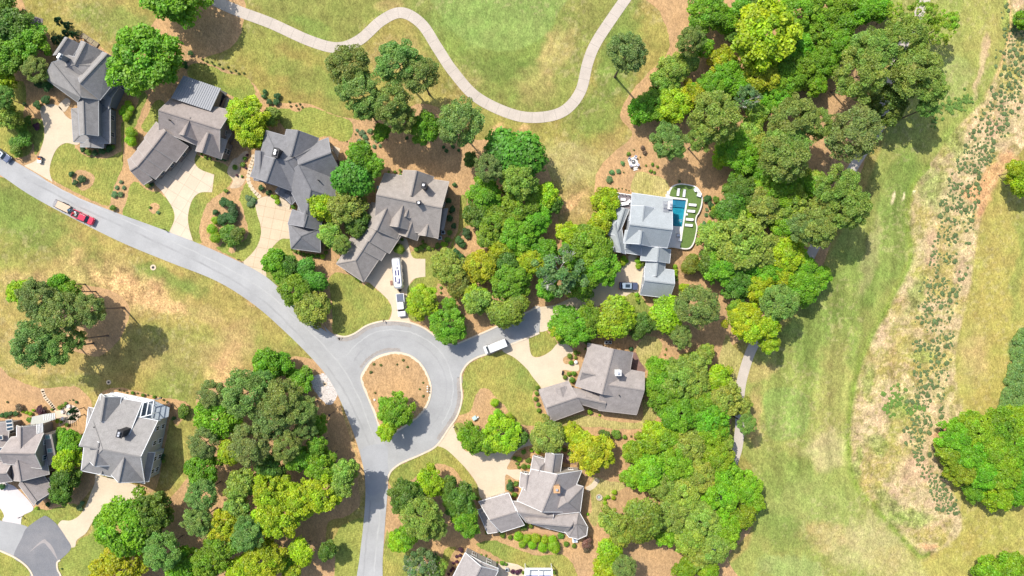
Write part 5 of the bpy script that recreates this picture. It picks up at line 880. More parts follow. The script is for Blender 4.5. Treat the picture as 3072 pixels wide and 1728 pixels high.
b = MB(); [b.beam(tuple(Vector(pq[0]).lerp(Vector(pq[1]), f)) + (zz,), tuple(Vector(pq[3]).lerp(Vector(pq[2]), f)) + (zz,), .2, .2) for f in (.5,)]; b.build('rafter', M_WHITE, r, ro)
# ------------------------------------------------------------ plants: shared crown meshes made of leaf-sized faces
LEAF = leafmat('leaves'); M_BARK = mat('bark', (.16, .12, .09), .95, .2, 3); M_BARKP = mat('bark_pale', (.62, .60, .56), .9, .15, 3)
def crown_mesh(name, n, size, lobes, lr, seed, flat_=1.0, out=.66, rand=.55, zmin=-.5, stretch=1.0, tipy=.0):
    r = np.random.default_rng(seed); d = r.normal(size=(lobes, 3)); d /= np.linalg.norm(d, axis=1)[:, None]
    d[:, 2] = np.where(d[:, 2] < zmin, -d[:, 2], d[:, 2]); c = d * (out * r.uniform(.55, 1.0, (lobes, 1)) ** .6); c[:, :2] *= r.uniform(.85, 1.12, (lobes, 1))
    rl = r.uniform(lr[0], lr[1], lobes); tint = r.uniform(.78, 1.25, lobes); yel = r.uniform(-.07, .09, lobes)
    k = r.choice(lobes, n, p=rl ** 2 / (rl ** 2).sum()); q = r.normal(size=(n, 3)); q /= np.linalg.norm(q, axis=1)[:, None]; q[:, 2] = np.where((q[:, 2] < -.3), -q[:, 2], q[:, 2])
    rad = r.uniform(.55, 1.0, n) ** .5 * (1 + .18 * np.sin(q[:, 0] * 9 + k) * np.sin(q[:, 1] * 8 + k * 2)); p = c[k] + q * (rl[k] * rad)[:, None] * np.array([1, 1, flat_])
    p[:, 2] *= stretch
    nm = q * (1 - rand) + r.normal(size=(n, 3)) * rand * .6; nm[:, 2] += .35; nm /= np.linalg.norm(nm, axis=1)[:, None]
    a = np.cross(nm, r.normal(size=(n, 3))); a /= np.linalg.norm(a, axis=1)[:, None]; b = np.cross(nm, a); s = size * r.uniform(.6, 1.35, n)
    a = a * s[:, None]; b = b * (s * r.uniform(.55, .9, n))[:, None]
    v = np.stack([p - a, p - b + nm * .15 * s[:, None], p + a, p + b], 1).reshape(-1, 3).astype(np.float32)
    me = bpy.data.meshes.new(name); me.vertices.add(4 * n); me.vertices.foreach_set('co', v.ravel()); me.loops.add(4 * n); me.loops.foreach_set('vertex_index', np.arange(4 * n, dtype=np.int32))
    me.polygons.add(n); me.polygons.foreach_set('loop_start', np.arange(0, 4 * n, 4, dtype=np.int32)); me.update(calc_edges=True)
    br = tint[k] * r.uniform(.7, 1.3, n); col = np.stack([br * (1 + yel[k] * 2 + r.uniform(-.12, .14, n)), br, br * (1 + r.uniform(-.3, .3, n)), np.ones(n)], 1)
    ca = me.color_attributes.new('Col', 'FLOAT_COLOR', 'POINT'); ca.data.foreach_set('color', np.repeat(col, 4, 0).astype(np.float32).ravel())
    me.materials.append(LEAF); return me
BIG = [crown_mesh('leaf_crown', 17000, .038, 100, (.10, .25), 100 + i, out=.84, rand=.62) for i in range(4)]
MED = [crown_mesh('leaf_crown', 8500, .054, 60, (.13, .30), 120 + i, out=.78, rand=.62) for i in range(4)]
PIN = [crown_mesh('needle_crown', 20000, .030, 150, (.10, .20), 140 + i, flat_=.7, out=.86, rand=.8, zmin=-.9) for i in range(4)]
ROU = [crown_mesh('leaf_crown', 9000, .050, 14, (.42, .55), 160 + i, out=.50, rand=.45) for i in range(2)]
BSH = [crown_mesh('bush_leaves', 2600, .075, 16, (.26, .42), 180 + i, out=.62, rand=.5, zmin=-.2) for i in range(3)]
TNY = [crown_mesh('bush_leaves', 600, .13, 7, (.35, .5), 190 + i, out=.5, rand=.55, zmin=-.1) for i in range(3)]
HDG = [crown_mesh('bush_leaves', 4200, .045, 20, (.40, .46), 200 + i, out=.52, rand=.25, zmin=-.2) for i in range(2)]
SPA = [crown_mesh('leaf_crown', 4200, .040, 46, (.08, .18), 210 + i, out=.9, rand=.7) for i in range(2)]
CON = crown_mesh('conifer_leaves', 4000, .05, 40, (.12, .22), 220, out=.55, rand=.5)
cv = np.empty(len(CON.vertices) * 3, np.float32); CON.vertices.foreach_get('co', cv); cv = cv.reshape(-1, 3); f = np.clip((1.0 - cv[:, 2]) / 1.3, .08, 1) ** .7 * (.8 + .2 * (cv[:, 2] > -.7)); cv[:, 0] *= f * 1.3; cv[:, 1] *= f * 1.3; CON.vertices.foreach_set('co', cv.ravel()); CON.update()
def trunk_mesh(name, lean=.0, limbs=5, seed=0, m=None, fork=.45):
    r = random.Random(seed); b = MB(); b.loft([[(q * math.cos(k * .7854) + lean * z * z, q * math.sin(k * .7854), z) for k in range(8)] for q, z in ((.030, 0), (.021, .06), (.018, .4), (.012, .75), (.005, .93))])
    for i in range(limbs):
        z = r.uniform(fork, .75); a = r.uniform(0, 6.28); l = r.uniform(.14, .26); b.tube((lean * z * z, 0, z), (l * math.cos(a), l * math.sin(a), z + r.uniform(.05, .16)), .009, .003, 5)
    me = bpy.data.meshes.new(name); me.from_pydata(b.v, [], b.f); me.materials.append(m or M_BARK); me.update(); return me
TRK = [trunk_mesh('trunk', 0, 6, 1), trunk_mesh('trunk', 0, 7, 2), trunk_mesh('trunk', 0, 5, 3, None, .62)]
def bare_mesh(seed):
    r = random.Random(seed); b = MB()
    def go(p, d, l, q, n):
        e = p + d * l; b.tube(p, e, q, q * .6, 5)
        if n:
            for _ in range(3): go(e, (d + Vector((r.uniform(-.7, .7), r.uniform(-.7, .7), r.uniform(-.1, .5)))).normalized(), l * r.uniform(.6, .85), q * .7, n - 1)
    for _ in range(5): a = r.uniform(0, 6.28); go(Vector((0, 0, 0)), Vector((math.cos(a), math.sin(a), .5)).normalized(), .36, .024, 3)
    me = bpy.data.meshes.new('bare_branches'); me.from_pydata(b.v, [], b.f); me.materials.append(M_BARKP); me.update(); return me
BAR = [bare_mesh(5), bare_mesh(6)]
KIND = {  # name, category, description, colour, crown meshes
    'L': ('broadleaf_tree', 'tree', 'lime green tree', (.35, .49, .010)), 'G': ('broadleaf_tree', 'tree', 'mid green tree', (.175, .375, .012)),
    'D': ('broadleaf_tree', 'tree', 'dark green tree', (.12, .235, .02)), 'P': ('broadleaf_tree', 'tree', 'pale olive tree', (.28, .41, .05)),
    'N': ('pine_tree', 'tree', 'dull grey-green pine', (.205, .335, .065)), 'M': ('pine_tree', 'tree', 'olive brown-green pine', (.25, .36, .055)),
    'K': ('round_tree', 'tree', 'dense dark round tree', (.10, .31, .014)), 'R': ('round_tree', 'tree', 'dense lime round tree', (.33, .52, .010)), 'O': ('round_tree', 'tree', 'dense olive round tree', (.22, .30, .03)),
    'H': ('broadleaf_tree', 'tree', 'yellow-green tree', (.235, .405, .012)),
    'B': ('half_bare_tree', 'tree', 'grey-green tree with bare white branches', (.15, .27, .07)), 'S': ('sparse_tree', 'tree', 'sparse thin-leaved tree', (.24, .42, .02)), 'C': ('cypress', 'conifer', 'dark narrow cypress', (.03, .10, .03))}
SHR = {'g': ('shrub', 'shrub', 'mid green shrub', (.16, .29, .025)), 'd': ('shrub', 'shrub', 'dark green shrub', (.06, .16, .035)), 'l': ('shrub', 'shrub', 'lime green shrub', (.28, .46, .015)),
       'y': ('hedge_bush', 'bush', 'large clipped lime bush', (.30, .50, .01)), 'u': ('shrub', 'shrub', 'burgundy shrub', (.10, .028, .06)), 'b': ('shrub', 'shrub', 'clipped green ball shrub', (.17, .30, .018)),
       't': ('seedling_shrub', 'shrub', 'tiny young shrub', (.14, .18, .04)), 'v': ('shrub', 'shrub', 'blue-green spreading shrub', (.14, .26, .09)), 'x': ('shrub', 'shrub', 'brown twiggy shrub', (.22, .15, .09))}
CNT = 0
def plants(where, group, txt, table=KIND):
    global CNT
    ents = []
    for line in txt.strip().split(';'):
        line = line.strip()
        if not line: continue
        t, rest = line.split(':')
        for e in rest.split():
            p = e.split(','); x, y, r = map(float, p[:3]); ents.append([t.strip(), x, y, r, p[3], float(p[4]) if len(p) > 4 else None])
    kinds = {}
    for e in ents: e.append(uv(e[0], e[1], e[2])[0]); kinds.setdefault(e[4], []).append(e)
    for k, L in kinds.items():
        L.sort(key=lambda e: e[6])
        for i, e in enumerate(L):
            nm, cat, desc, colr = table[k]; t, x, y, rz, _, h, _u = e; CNT += 1; rr_ = random.Random(CNT)
            if len(L) == 1: lab = desc + ' ' + where
            elif i == 0: lab = 'leftmost ' + desc + ' ' + where
            elif i == len(L) - 1: lab = 'rightmost ' + desc + ' ' + where
            else: lab = ORD[i + 1] + ' ' + desc + ' from the left ' + where
            (print('LONG', lab) if len(lab.split()) > 16 else 0)
            cj = tuple(c * rr_.uniform(.86, 1.14) for c in colr) + (1,); an = rr_.uniform(0, 6.28)
            if table is KIND:
                rm = rz / K * S
                if k in 'NM': h = h or min(22, max(9, rm * 1.1 + 10)); zc = h * .76; cz = min(h * .24, rm * .75)
                elif k == 'C': h = h or 5.0; zc = h * .5; cz = h * .5
                else: h = h or min(16, max(3.5, rm * 1.35 + 3)); cz = min(h * .44, rm * 1.0); zc = h - cz
                rm *= (H - zc) / H * (1.2 if k in 'NM' else 1.31); X0, Y0 = W(t, x, y, zc); root = thing(nm, (X0, Y0, 0), lab, cat, group)
                me = {'N': PIN, 'M': PIN, 'K': ROU, 'R': ROU, 'O': ROU, 'B': SPA, 'S': SPA, 'C': [CON]}.get(k) or (BIG if rm > 4.6 else MED); me = me[CNT % len(me)]
                c = bpy.data.objects.new('crown', me); COL.objects.link(c); c.parent = root; c.location = (0, 0, zc); c.rotation_euler = (0, 0, an); c.scale = (rm, rm * rr_.uniform(.88, 1.05), cz); c.color = cj
                if k == 'B': c.scale = (rm, rm, cz); d = bpy.data.objects.new('bare_branches', BAR[CNT % 2]); COL.objects.link(d); d.parent = root; d.location = (0, 0, zc - cz * .6); d.scale = (rm * .95, rm * .95, cz * 2.1)
                q = bpy.data.objects.new('trunk', TRK[2 if k in 'NM' else CNT % 2]); COL.objects.link(q); q.parent = root; q.rotation_euler = (0, 0, an); th = h * (.9 if k in 'NM' else .8); ts = th * (.62 if k in 'NM' else .8); q.scale = (ts, ts, th)
            else:
                rm = rz / K * S; sq = .8; me = (TNY if rm < .75 else BSH)
                if k in 'yb': me = HDG if rm > .5 else TNY; sq = .95
                if k == 'v': me = TNY if rm < .9 else BSH; sq = .55
                hz = rm * sq; X0, Y0 = W(t, x, y, hz); o = bpy.data.objects.new(nm, me[CNT % len(me)]); COL.objects.link(o); o.location = (X0, Y0, hz * .75); o.rotation_euler = (0, 0, an)
                o.scale = (rm * 1.08, rm * 1.08 * rr_.uniform(.9, 1.1), hz); o.color = cj; tag(o, lab, cat, group)
T = plants
T('in the wood at the top left corner', 'trees in the top left wood', 'a0: 20,100,150,D 110,270,180,D 250,400,160,G 80,530,170,G 60,690,110,L 320,630,110,M,9 0,420,150,D')
T('beside the left edge above the street', 'shade trees at the left edge', 'a0: 40,880,90,N,10 90,1060,100,P,7 0,1000,100,D')
T('cut by the top edge left of the cart path', 'single trees', 'a0: 1585,-70,270,G,15')
T('between the two top left houses', 'single trees', 'a0: 1330,560,285,G,15')
T('in the row above the top left house', 'small conifers', 'a0: 530,190,45,C,5 615,232,42,C,5 600,300,38,C,5 670,318,38,C,5 500,362,45,C,5 560,350,38,C,5')
T('beside the house with the white metal roof', 'trees by the white metal roof', 'b0: 430,1050,160,L 470,1200,130,L 640,1060,90,O,5')
T('in the pine group below the cart path bend', 'pines below the cart path', 'b0: 1340,580,180,N,21 1440,820,180,N,20 1510,990,110,N,18 1790,570,185,N,21 1740,940,170,M,20 1640,1200,75,G,10 1830,1080,120,M,18; c0: 190,680,160,N,20 230,1160,130,G,12 545,1110,200,N,19')
T('between the slate roof and the tan-grey roof', 'trees between the middle houses', 'b1: 1460,150,115,G,12 1560,245,90,G,11 1380,370,165,K,12 1115,610,120,L,9 1320,630,145,P,10 1190,880,105,P,8 1440,780,110,D,8 1280,960,80,M,9')
T('in the lawn clump inside the street curve', 'trees inside the street curve', 'b1: 680,1110,105,G,7 800,1160,90,D,6 750,1220,80,G,6 970,1190,95,K,6 1050,1290,100,K,7 880,1360,130,G,8; b2: 1030,290,145,P,8')
T('at the top of the central wood', 'trees of the central wood top', 'c0: 1050,1400,235,K,13; c1: 800,260,115,N,14 1070,380,140,P,13 640,190,60,D,6')
T('in the middle of the central wood', 'trees of the central wood', 'c1: 770,520,150,G 700,690,120,D 1080,570,160,G 1310,530,110,L 1390,600,70,D 860,780,140,G 1230,720,130,G 1060,860,150,G 760,900,80,P 920,1000,110,L')
T('at the foot of the central wood', 'trees of the lower central wood', 'c1: 740,1140,130,L 1000,1290,150,G 970,1110,110,D 1200,1110,130,L 1300,1010,120,G 1540,880,120,L 1730,970,170,G 1590,1060,130,G 1450,1200,200,B,14 1790,1160,160,G 1640,1290,140,G 1340,1360,90,G 680,1450,110,L')
T('left of the pool house roof', 'lime trees left of the pool house', 'c1: 1860,560,110,L 1880,660,90,L 1830,760,110,L')
T('on the lawn right of the caravan', 'trees right of the caravan', 'c1: 440,1170,140,P,7 510,1300,120,O,6; c2: 200,225,130,L,7 440,440,145,G,8 445,250,60,G,5')
T('above the side street with the white van', 'trees above the side street', 'c2: 700,220,115,P,8 955,330,140,O,9 1060,250,90,O,8')
T('between the side street and brown-grey house', 'trees below the pool house drive', 'c2: 1560,440,170,G,8 1730,370,120,G,8 1460,470,90,L,7; d2: 130,350,175,R,9 600,340,140,R,9 380,420,90,D,6 340,500,60,D,5 880,270,190,N,14 740,540,100,N,10 480,430,50,D,5')
T('on the roundabout island', 'trees on the island', 'b2: 1780,1200,138,G,9 1695,1390,82,L,8')
T('in the lawn clump at the left edge', 'trees in the left lawn clump', 'a2: 190,130,95,L,13 540,60,85,G,12 640,130,80,G,12 330,200,170,N,18 560,330,190,N,19 800,290,140,N,19 300,610,185,N,19 520,640,140,N,18 700,560,80,N,16')
T('in the upper wood left of the roundabout', 'trees of the left wood, upper part', 'b2: 620,780,130,G,9 760,780,100,G,7 900,930,110,G,5 400,1060,190,N,18 560,950,110,N,16 110,1060,120,N,13 200,1260,185,G,11 750,1130,190,N,18 640,1300,160,N,17 920,1200,130,N,17 1080,1340,80,G,9 950,1380,100,N,14')
T('in the middle wood left of the roundabout', 'trees of the left wood, middle part', 'b3: 290,320,105,R,12 450,260,165,N,19 780,280,125,M,17 640,470,110,D,12 1060,270,80,G,11 900,390,110,G,12 1090,470,120,G,13 1310,500,110,P,13 370,620,130,P,13 1170,380,60,G,9')
T('in the wood left of the lower street', 'trees of the left wood, lower part', 'b3: 670,680,160,L,14 720,880,185,L,14 910,740,150,L,14 1130,690,150,L,14 1290,630,100,P,13 620,900,120,L,13 430,1060,140,N,15 250,970,140,L,13 200,1140,130,G,12 100,1310,140,G,11 600,1310,165,L,12 920,1230,110,R,10 830,1400,75,L,8 370,1390,110,L,10 330,820,110,P,12 780,1330,60,G,8 1150,1220,80,D,7')
T('in the row left of the large wood', 'trees left of the large wood', 'a3: 1840,250,125,N,14 1850,480,140,G,11 1820,710,135,N,14 1790,960,135,N,14 1700,1290,110,G,8')
T('below the pale grey gabled house', 'trees below the pale grey house', 'a3: 1160,950,235,G,13 1390,870,150,D,12 1070,1420,190,L,11 1470,1220,160,N,13 1640,1400,130,G,9')
T('between the two lower left houses', 'trees between the lower left houses', 'a3: 560,170,60,G,4 640,240,110,G,6 620,400,115,L,7 600,560,110,D,7 560,700,90,D,6 700,230,60,G,5')
T('between the lower street and the taupe house', 'trees right of the lower street', 'b3: 1880,730,120,G,10 1810,1120,95,L,8; c3: 60,730,140,D,12 290,590,120,L,10 190,930,180,M,15 530,760,130,D,10 440,620,80,D,9 590,900,110,G,9 620,1010,85,G,8 50,1090,90,G,8 300,1010,110,M,13 190,1350,140,B,9 340,1370,80,P,6')
T('above the taupe house', 'trees above the taupe house', 'c3: 660,200,120,G,8 920,160,150,L,8 1080,200,80,D,6 1330,170,140,P,7 1560,150,80,L,5 1740,330,165,L,9 1640,230,90,L,7 1850,180,50,D,4 790,240,90,G,7')
T('in the top left of the right wood', 'trees at the top left of the right wood', 'd0: 950,120,160,G 1130,190,120,G 1470,30,100,D 1480,330,270,L,16 820,370,125,N,13 930,430,80,G 650,650,140,P 790,580,100,P 550,760,110,P 480,960,130,G 640,970,150,L 860,860,120,L 370,1010,110,G 980,800,130,G 1110,550,110,L 1150,700,130,G 1290,60,90,G 1200,330,60,D')
T('in the upper middle of the right wood', 'trees in the upper middle of the right wood', 'd0: 1030,1060,210,M,18 920,1250,115,M,16 630,1280,150,N,14 1330,900,100,B,12 1400,1040,120,P 1450,700,160,L 1660,730,150,G 1780,430,140,G 1810,600,130,G 1600,910,130,G 1750,1090,200,M,18 1200,1320,150,G 1360,1230,120,P 1690,1310,180,M,17 1800,130,170,G 1250,780,120,G 1650,560,110,G')
T('standing alone beside the cart path', 'single pine', 'd0: 240,480,170,N,23')
T('in the top right of the right wood', 'trees at the top right of the right wood', 'e0: 130,100,150,G 300,50,120,G 450,110,120,G 600,70,110,G 80,330,140,G 220,420,140,G 90,570,130,G 270,240,120,G 760,100,70,S,10 1000,130,110,S,11 1150,300,120,S,11 1230,210,90,S,10 850,340,200,M,18 560,450,190,M,18 450,670,220,M,19 950,650,210,M,18 1100,790,140,M,18 1060,970,90,N,15 660,960,160,D,10 60,1120,140,M,17 380,1200,235,N,18 40,760,100,G')
T('in the right wood above the pool terrace', 'trees above the pool terrace', 'd1: 1270,160,150,G 1370,60,130,P 1130,160,100,L 1280,480,140,D 1600,470,180,G 1480,600,160,P 1700,600,150,P 1850,420,110,G 1180,630,130,K,10 1320,680,110,L 1870,800,140,N,16 1640,800,110,G 1660,170,200,M,18 1440,300,100,G')
T('in the right wood beside the pool terrace', 'trees beside the pool terrace', 'd1: 1240,930,220,P 1030,900,130,P 1400,1030,170,P 1110,1160,160,G 1680,1060,160,L 1500,1180,130,G 1820,1180,130,G 1800,1330,150,G 1440,1350,130,L 1230,1300,130,D 1000,1120,120,D 1570,960,110,P 1640,1230,120,L 1330,1180,120,G 820,1130,85,O,5 760,1350,45,L,4')
T('at the right edge of the right wood', 'trees at the right edge of the right wood', 'e1: 250,440,180,M,18 330,610,185,M,18 70,800,170,M,17 30,400,110,P 100,600,120,P 60,1250,100,G 200,560,110,M,17')
T('around the shaded cart path end', 'trees around the shaded cart path', 'd2: 1290,390,140,L,12 1360,480,110,L,12 1500,440,120,L,12 1530,590,80,L,10 1630,220,150,N,15 1230,290,70,G,10')
T('right of the brown-grey house', 'trees right of the brown-grey house', 'd2: 700,920,160,P 560,900,140,G 850,780,120,P 960,680,70,P 600,1060,140,G 850,960,130,P 1070,930,120,L 1130,1100,140,P 900,1150,130,G 700,1250,150,G 1000,1290,150,G 1330,1330,80,N,13 500,1400,110,L 470,1000,80,G 480,780,60,G 1280,1160,80,P')
T('in the upper half of the lower-right wood', 'trees in the upper lower right wood', 'd3: 290,320,90,H 450,240,110,H 590,190,120,H 790,240,140,P 1000,130,140,H 1110,240,90,P 1040,360,140,H 700,420,150,H 450,500,150,H 290,560,90,H 880,520,150,P 1130,520,130,H 560,620,130,P')
T('in the lower half of the lower-right wood', 'trees in the lower half of the lower-right wood', 'd3: 1310,640,130,H 1390,760,100,H 760,700,150,P 1080,720,150,H 1270,880,120,H 640,880,150,P 900,920,150,P 1140,990,130,H 590,1060,100,H 800,1090,140,P 1000,1170,130,P 900,1250,110,P 770,1370,100,H 980,1390,90,H 1120,1100,100,P')
T('beside the garden right of the taupe house', 'trees beside the taupe house garden', 'd3: 370,920,165,O,13 370,1070,90,O,10 120,950,120,P,9 180,1080,90,P,8 70,1240,120,R,9 60,1380,110,L,9 220,1370,100,N,12')
T('in the round wood at the lower right edge', 'trees in the round lower right wood', 'e3: 1290,190,140,G 1490,120,150,H 1700,90,150,G 1870,60,130,H 1250,330,120,H 1420,320,150,G 1610,310,160,H 1820,300,150,G 1370,470,130,H 1530,500,150,G 1730,500,150,H 1890,520,130,G 1460,690,80,G 1680,720,120,H 1850,690,110,G 1340,90,70,G')
T('in the bottom right corner', 'trees in the bottom right corner', 'e3: 1600,1410,120,G 1790,1360,120,H 1920,1380,110,G')
T('at the right edge beside the bare soil', 'trees at the right edge', 'e1: 1850,300,90,L,8 1900,400,110,L,8; e0: 1920,180,80,G,5')
T('on the lower left patio with dark shadow', 'patio cypresses', 'a2: 670,1205,34,C,8 675,1270,34,C,8')
T('on the round bed in the first lawn', 'small lawn trees', 'a1: 648,322,30,d 742,365,38,d 682,398,32,d', SHR)
T('beside the first driveway at the left edge', 'shrubs beside the first driveway', 'a0: 350,760,45,d 430,780,55,d 410,900,48,d 340,950,45,d 220,940,24,d 260,1090,45,g 335,1145,38,u 200,1170,65,g 210,1260,85,g 160,1355,75,g 120,1285,45,g', SHR)
T('right of the top left house', 'ball shrubs right of the top left house', 'a0: 1160,940,38,y 1185,982,34,y 1130,985,38,y 1103,1015,38,y 1165,1030,36,y 1138,1065,42,y 1225,800,20,g 1190,825,18,g', SHR)
T('between the first two houses', 'big clipped bush', 'a0: 1188,1200,66,y 1180,1275,62,y', SHR)
T('below the front of the top left house', 'front shrubs of the top left house', 'a1: 745,95,30,d 800,125,34,g 860,130,32,d 925,110,34,d 985,90,36,d 1020,75,26,g 1340,425,28,g 1375,415,22,d', SHR)
T('beside the mulch path between two front lawns', 'shrubs on the mulch path', 'a1: 1097,392,22,v 1057,445,22,v 1122,445,22,v 1035,505,34,v 1090,503,30,v 1020,627,33,b 1357,620,16,g 1430,668,20,v', SHR)
T('before the house with the metal roof', 'front shrubs of the metal roofed house', 'b1: 12,140,14,b 50,165,20,b 90,180,16,b 175,172,34,d 225,178,30,d', SHR)
T('around the flagstone garden', 'flagstone garden shrubs', 'b1: 402,178,22,b 425,148,14,u 385,235,26,g 315,260,30,b 335,335,16,u 380,340,14,g 233,470,24,g 500,270,26,l 475,330,20,g 415,265,14,u', SHR)
T('at the front of the slate-roofed house', 'front shrubs of the slate house', 'b1: 553,448,32,d 610,495,22,d 655,522,20,y 690,530,32,y 702,572,30,y 845,618,26,b 630,480,20,d', SHR)
T('in the hedge round the hipped garage', 'hedge round the hipped garage', 'b1: 862,1018,22,b 900,1034,22,b 940,1046,22,b 980,1054,22,b 1022,1060,22,b 1065,1062,24,b 1110,1068,28,y 1140,1030,24,b 1150,990,22,b 835,1000,16,b', SHR)
T('in the kidney bed by the scored driveway', 'shrubs in the kidney bed', 'b1: 215,575,45,d 270,590,45,d 305,650,60,d 235,700,40,d 200,740,55,d 285,720,55,d 140,668,32,d 135,740,42,y 110,820,60,y 140,900,62,y 250,850,85,g 330,860,85,g 290,910,80,g 440,540,36,v 480,560,34,v 455,590,34,v', SHR)
T('in the mulch strip above the metal roof', 'shrubs above the white metal roof', 'b0: 20,535,12,t 60,555,12,t 105,562,12,t 125,587,12,t 172,580,12,t 205,618,13,t 252,605,13,t 278,650,13,t 320,637,13,t 350,665,13,t 398,662,12,t', SHR)
T('on the mulch behind the slate-roofed house', 'shrubs behind the slate house', 'b0: 585,830,26,d 580,875,25,d 628,920,30,d 698,865,36,d 690,922,32,d 810,920,14,t 870,955,12,t 905,940,12,t 925,970,12,t 890,985,12,t 820,960,12,t 700,1060,34,x 640,1010,30,x; a0: 1725,480,28,d 1680,590,35,d', SHR)
T('on the mulch below the pine group', 'shrubs below the pines', 'b0: 1465,1205,33,v 1490,1240,30,v 1445,1280,28,v 1505,1295,28,v 1575,1325,22,v 1600,1275,22,v 1535,1185,30,v 1425,1180,18,v 1630,1320,20,v 1408,1215,10,t 1330,1280,8,t; c0: 60,1250,22,d 395,1330,20,d 480,1330,22,d 420,1365,22,d 530,1360,18,d', SHR)
T('around the tan-grey two-chimney house', 'shrubs around the tan-grey house', 'c1: 150,1000,28,b 195,985,30,b 222,965,28,b 260,992,24,b 298,997,14,b 335,970,32,g 400,955,36,l 430,915,34,g 205,930,16,b 20,915,18,b 495,418,24,d 470,640,34,d 450,720,34,d 485,790,30,d 450,850,28,g 440,560,30,d; b1: 1765,300,18,b 1812,285,16,b 1815,325,18,b 1710,300,16,g 1800,1000,62,b 1260,1105,22,b 1330,1182,26,b 1385,1225,18,b 1440,1278,24,b 1412,1268,14,b', SHR)
T('in a column by the tan-grey house', 'dark shrub column', 'c1: 600,845,42,d 535,925,44,d 565,960,34,d 515,1025,36,d 548,1065,34,d 610,885,30,d 370,1350,16,g 310,1390,12,t 370,1395,14,g', SHR)
T('on the roundabout island', 'island shrubs', 'b2: 1575,787,14,t 1637,795,15,t 1548,857,17,t 1785,790,12,t 1840,750,15,t 1880,812,14,t 1587,1047,13,t 1645,1087,12,t 1628,1140,12,t; c2: 210,955,12,t 178,1012,13,t 213,1075,15,t', SHR)
T('in the row by the brown-grey garage', 'garage row shrubs', 'c2: 1245,1003,28,b 1238,1050,24,b 1228,1100,26,b 1252,1150,22,b 1258,1205,26,b 1303,1248,18,b', SHR)
T('by the front walk of the brown-grey house', 'front walk shrubs', 'c2: 1537,712,28,b 1590,682,28,b 1590,727,20,b 1550,772,26,b 1622,685,14,b 1530,875,24,b 1495,905,26,b 1575,870,28,b 1560,930,34,b 1680,650,14,b 1718,1220,28,l 1808,1250,14,l 1700,590,30,g; d2: 280,650,26,d 600,650,14,g 590,700,12,g', SHR)
T('on the mulch right of the roundabout', 'ball shrubs right of the roundabout', 'c2: 860,1135,50,y 885,1230,48,y 985,1280,58,y', SHR)
T('below the brown-grey house lawn', 'shrubs below the brown-grey lawn', 'd3: 40,175,45,g 145,165,50,g 225,192,24,b 282,184,12,t 320,205,13,t; c3: 1850,190,50,d', SHR)
T('around the entrance of the taupe house', 'entrance shrubs of the taupe house', 'c3: 1035,380,24,b 1078,392,28,y 1120,325,26,g 1190,312,22,y 1250,315,34,y 1295,305,30,y 1120,457,32,b 1075,462,20,g 1165,457,22,b 1060,430,20,g 1160,400,30,g 1000,640,45,d 1052,612,28,g 1035,715,30,b 1050,668,22,u 990,590,18,g 697,750,20,b 1545,345,34,b 1490,310,26,g 1440,285,28,g 1120,1000,40,g 1185,998,26,b', SHR)
T('below the taupe house', 'tall lime bushes below the taupe house', 'c3: 1070,1090,50,y 1110,1160,44,y 1150,1110,50,y 1195,1170,46,y 1230,1110,52,y 1290,1190,55,y 1310,1120,48,y 1395,1190,70,y 1380,1120,50,y 928,1082,30,b 997,1098,26,b 785,1055,20,b 1455,1085,32,g 1505,1162,30,b 1576,1176,26,b 1690,1150,60,x 1680,1200,45,x 905,1050,18,g', SHR)
T('around the bottom grey roof', 'shrubs around the bottom grey roof', 'c3: 550,1215,28,u 545,1265,20,u 513,1275,18,u 515,1320,18,u 485,1335,17,u 480,1382,20,u 460,1400,18,u 440,1435,16,u 1020,1410,26,u 1060,1420,26,u 1085,1405,22,u 925,1335,26,g 960,1342,20,g 735,1260,14,g 780,1265,12,g 808,1295,12,g 880,1325,12,g 1118,1420,20,b 1395,1420,20,g', SHR)
T('in the garden right of the taupe house', 'garden patch shrubs', 'd3: 130,690,28,y 120,740,26,y 70,735,24,y 45,790,26,y 40,750,20,y 60,830,16,y; c3: 1700,890,16,l', SHR)
T('above the pale grey gabled house', 'shrubs above the pale grey house', 'a2: 1200,1047,20,b 1295,1067,20,b 1395,1083,18,b 1080,1020,10,t 1120,1030,10,t 1150,1045,10,t 1245,1050,10,t 1340,1065,10,t 1450,1090,12,t 1480,1110,12,t 1515,1130,12,t 1655,1215,66,g 1530,1160,30,x 1575,1278,24,d', SHR)
T('around the lower left patio', 'shrubs around the lower left patio', 'a2: 375,1205,52,u 205,1215,18,y 243,1225,22,y 277,1237,22,y 300,1205,15,y 265,1290,28,g 540,1180,24,g 570,1160,24,g 595,1142,18,g 520,1300,24,l 552,1310,16,l 605,1335,22,g 690,1130,15,d 662,1110,10,d 630,1112,7,d 175,1180,40,x 470,1197,14,g 20,1250,30,d 60,1243,30,d 100,1237,28,d 145,1235,28,d 65,1130,12,t; a3: 480,1000,0.1,t', SHR)
T('beside the pool terrace', 'shrubs beside the pool terrace', 'd1: 1025,635,38,l 1015,680,34,g 968,640,20,v 962,690,22,v 945,765,24,v 948,825,26,v 932,880,24,v 1000,770,36,l 1050,550,34,g 975,545,40,d 1000,600,36,d 905,940,20,v', SHR)
T('on the mulch above the pool house', 'shrubs above the pool house', 'd1: 205,225,26,v 168,295,26,v 110,302,28,v 85,370,34,v 475,230,18,g 520,256,16,g 458,291,20,g 493,306,17,g 417,243,12,g 260,135,22,g 385,80,26,x 405,125,24,x 307,102,10,t 365,165,8,t 110,455,20,b 142,466,18,b 215,305,9,t 168,450,8,t 200,450,8,t 235,460,8,t 262,470,8,t 640,165,30,d 720,385,16,d', SHR)
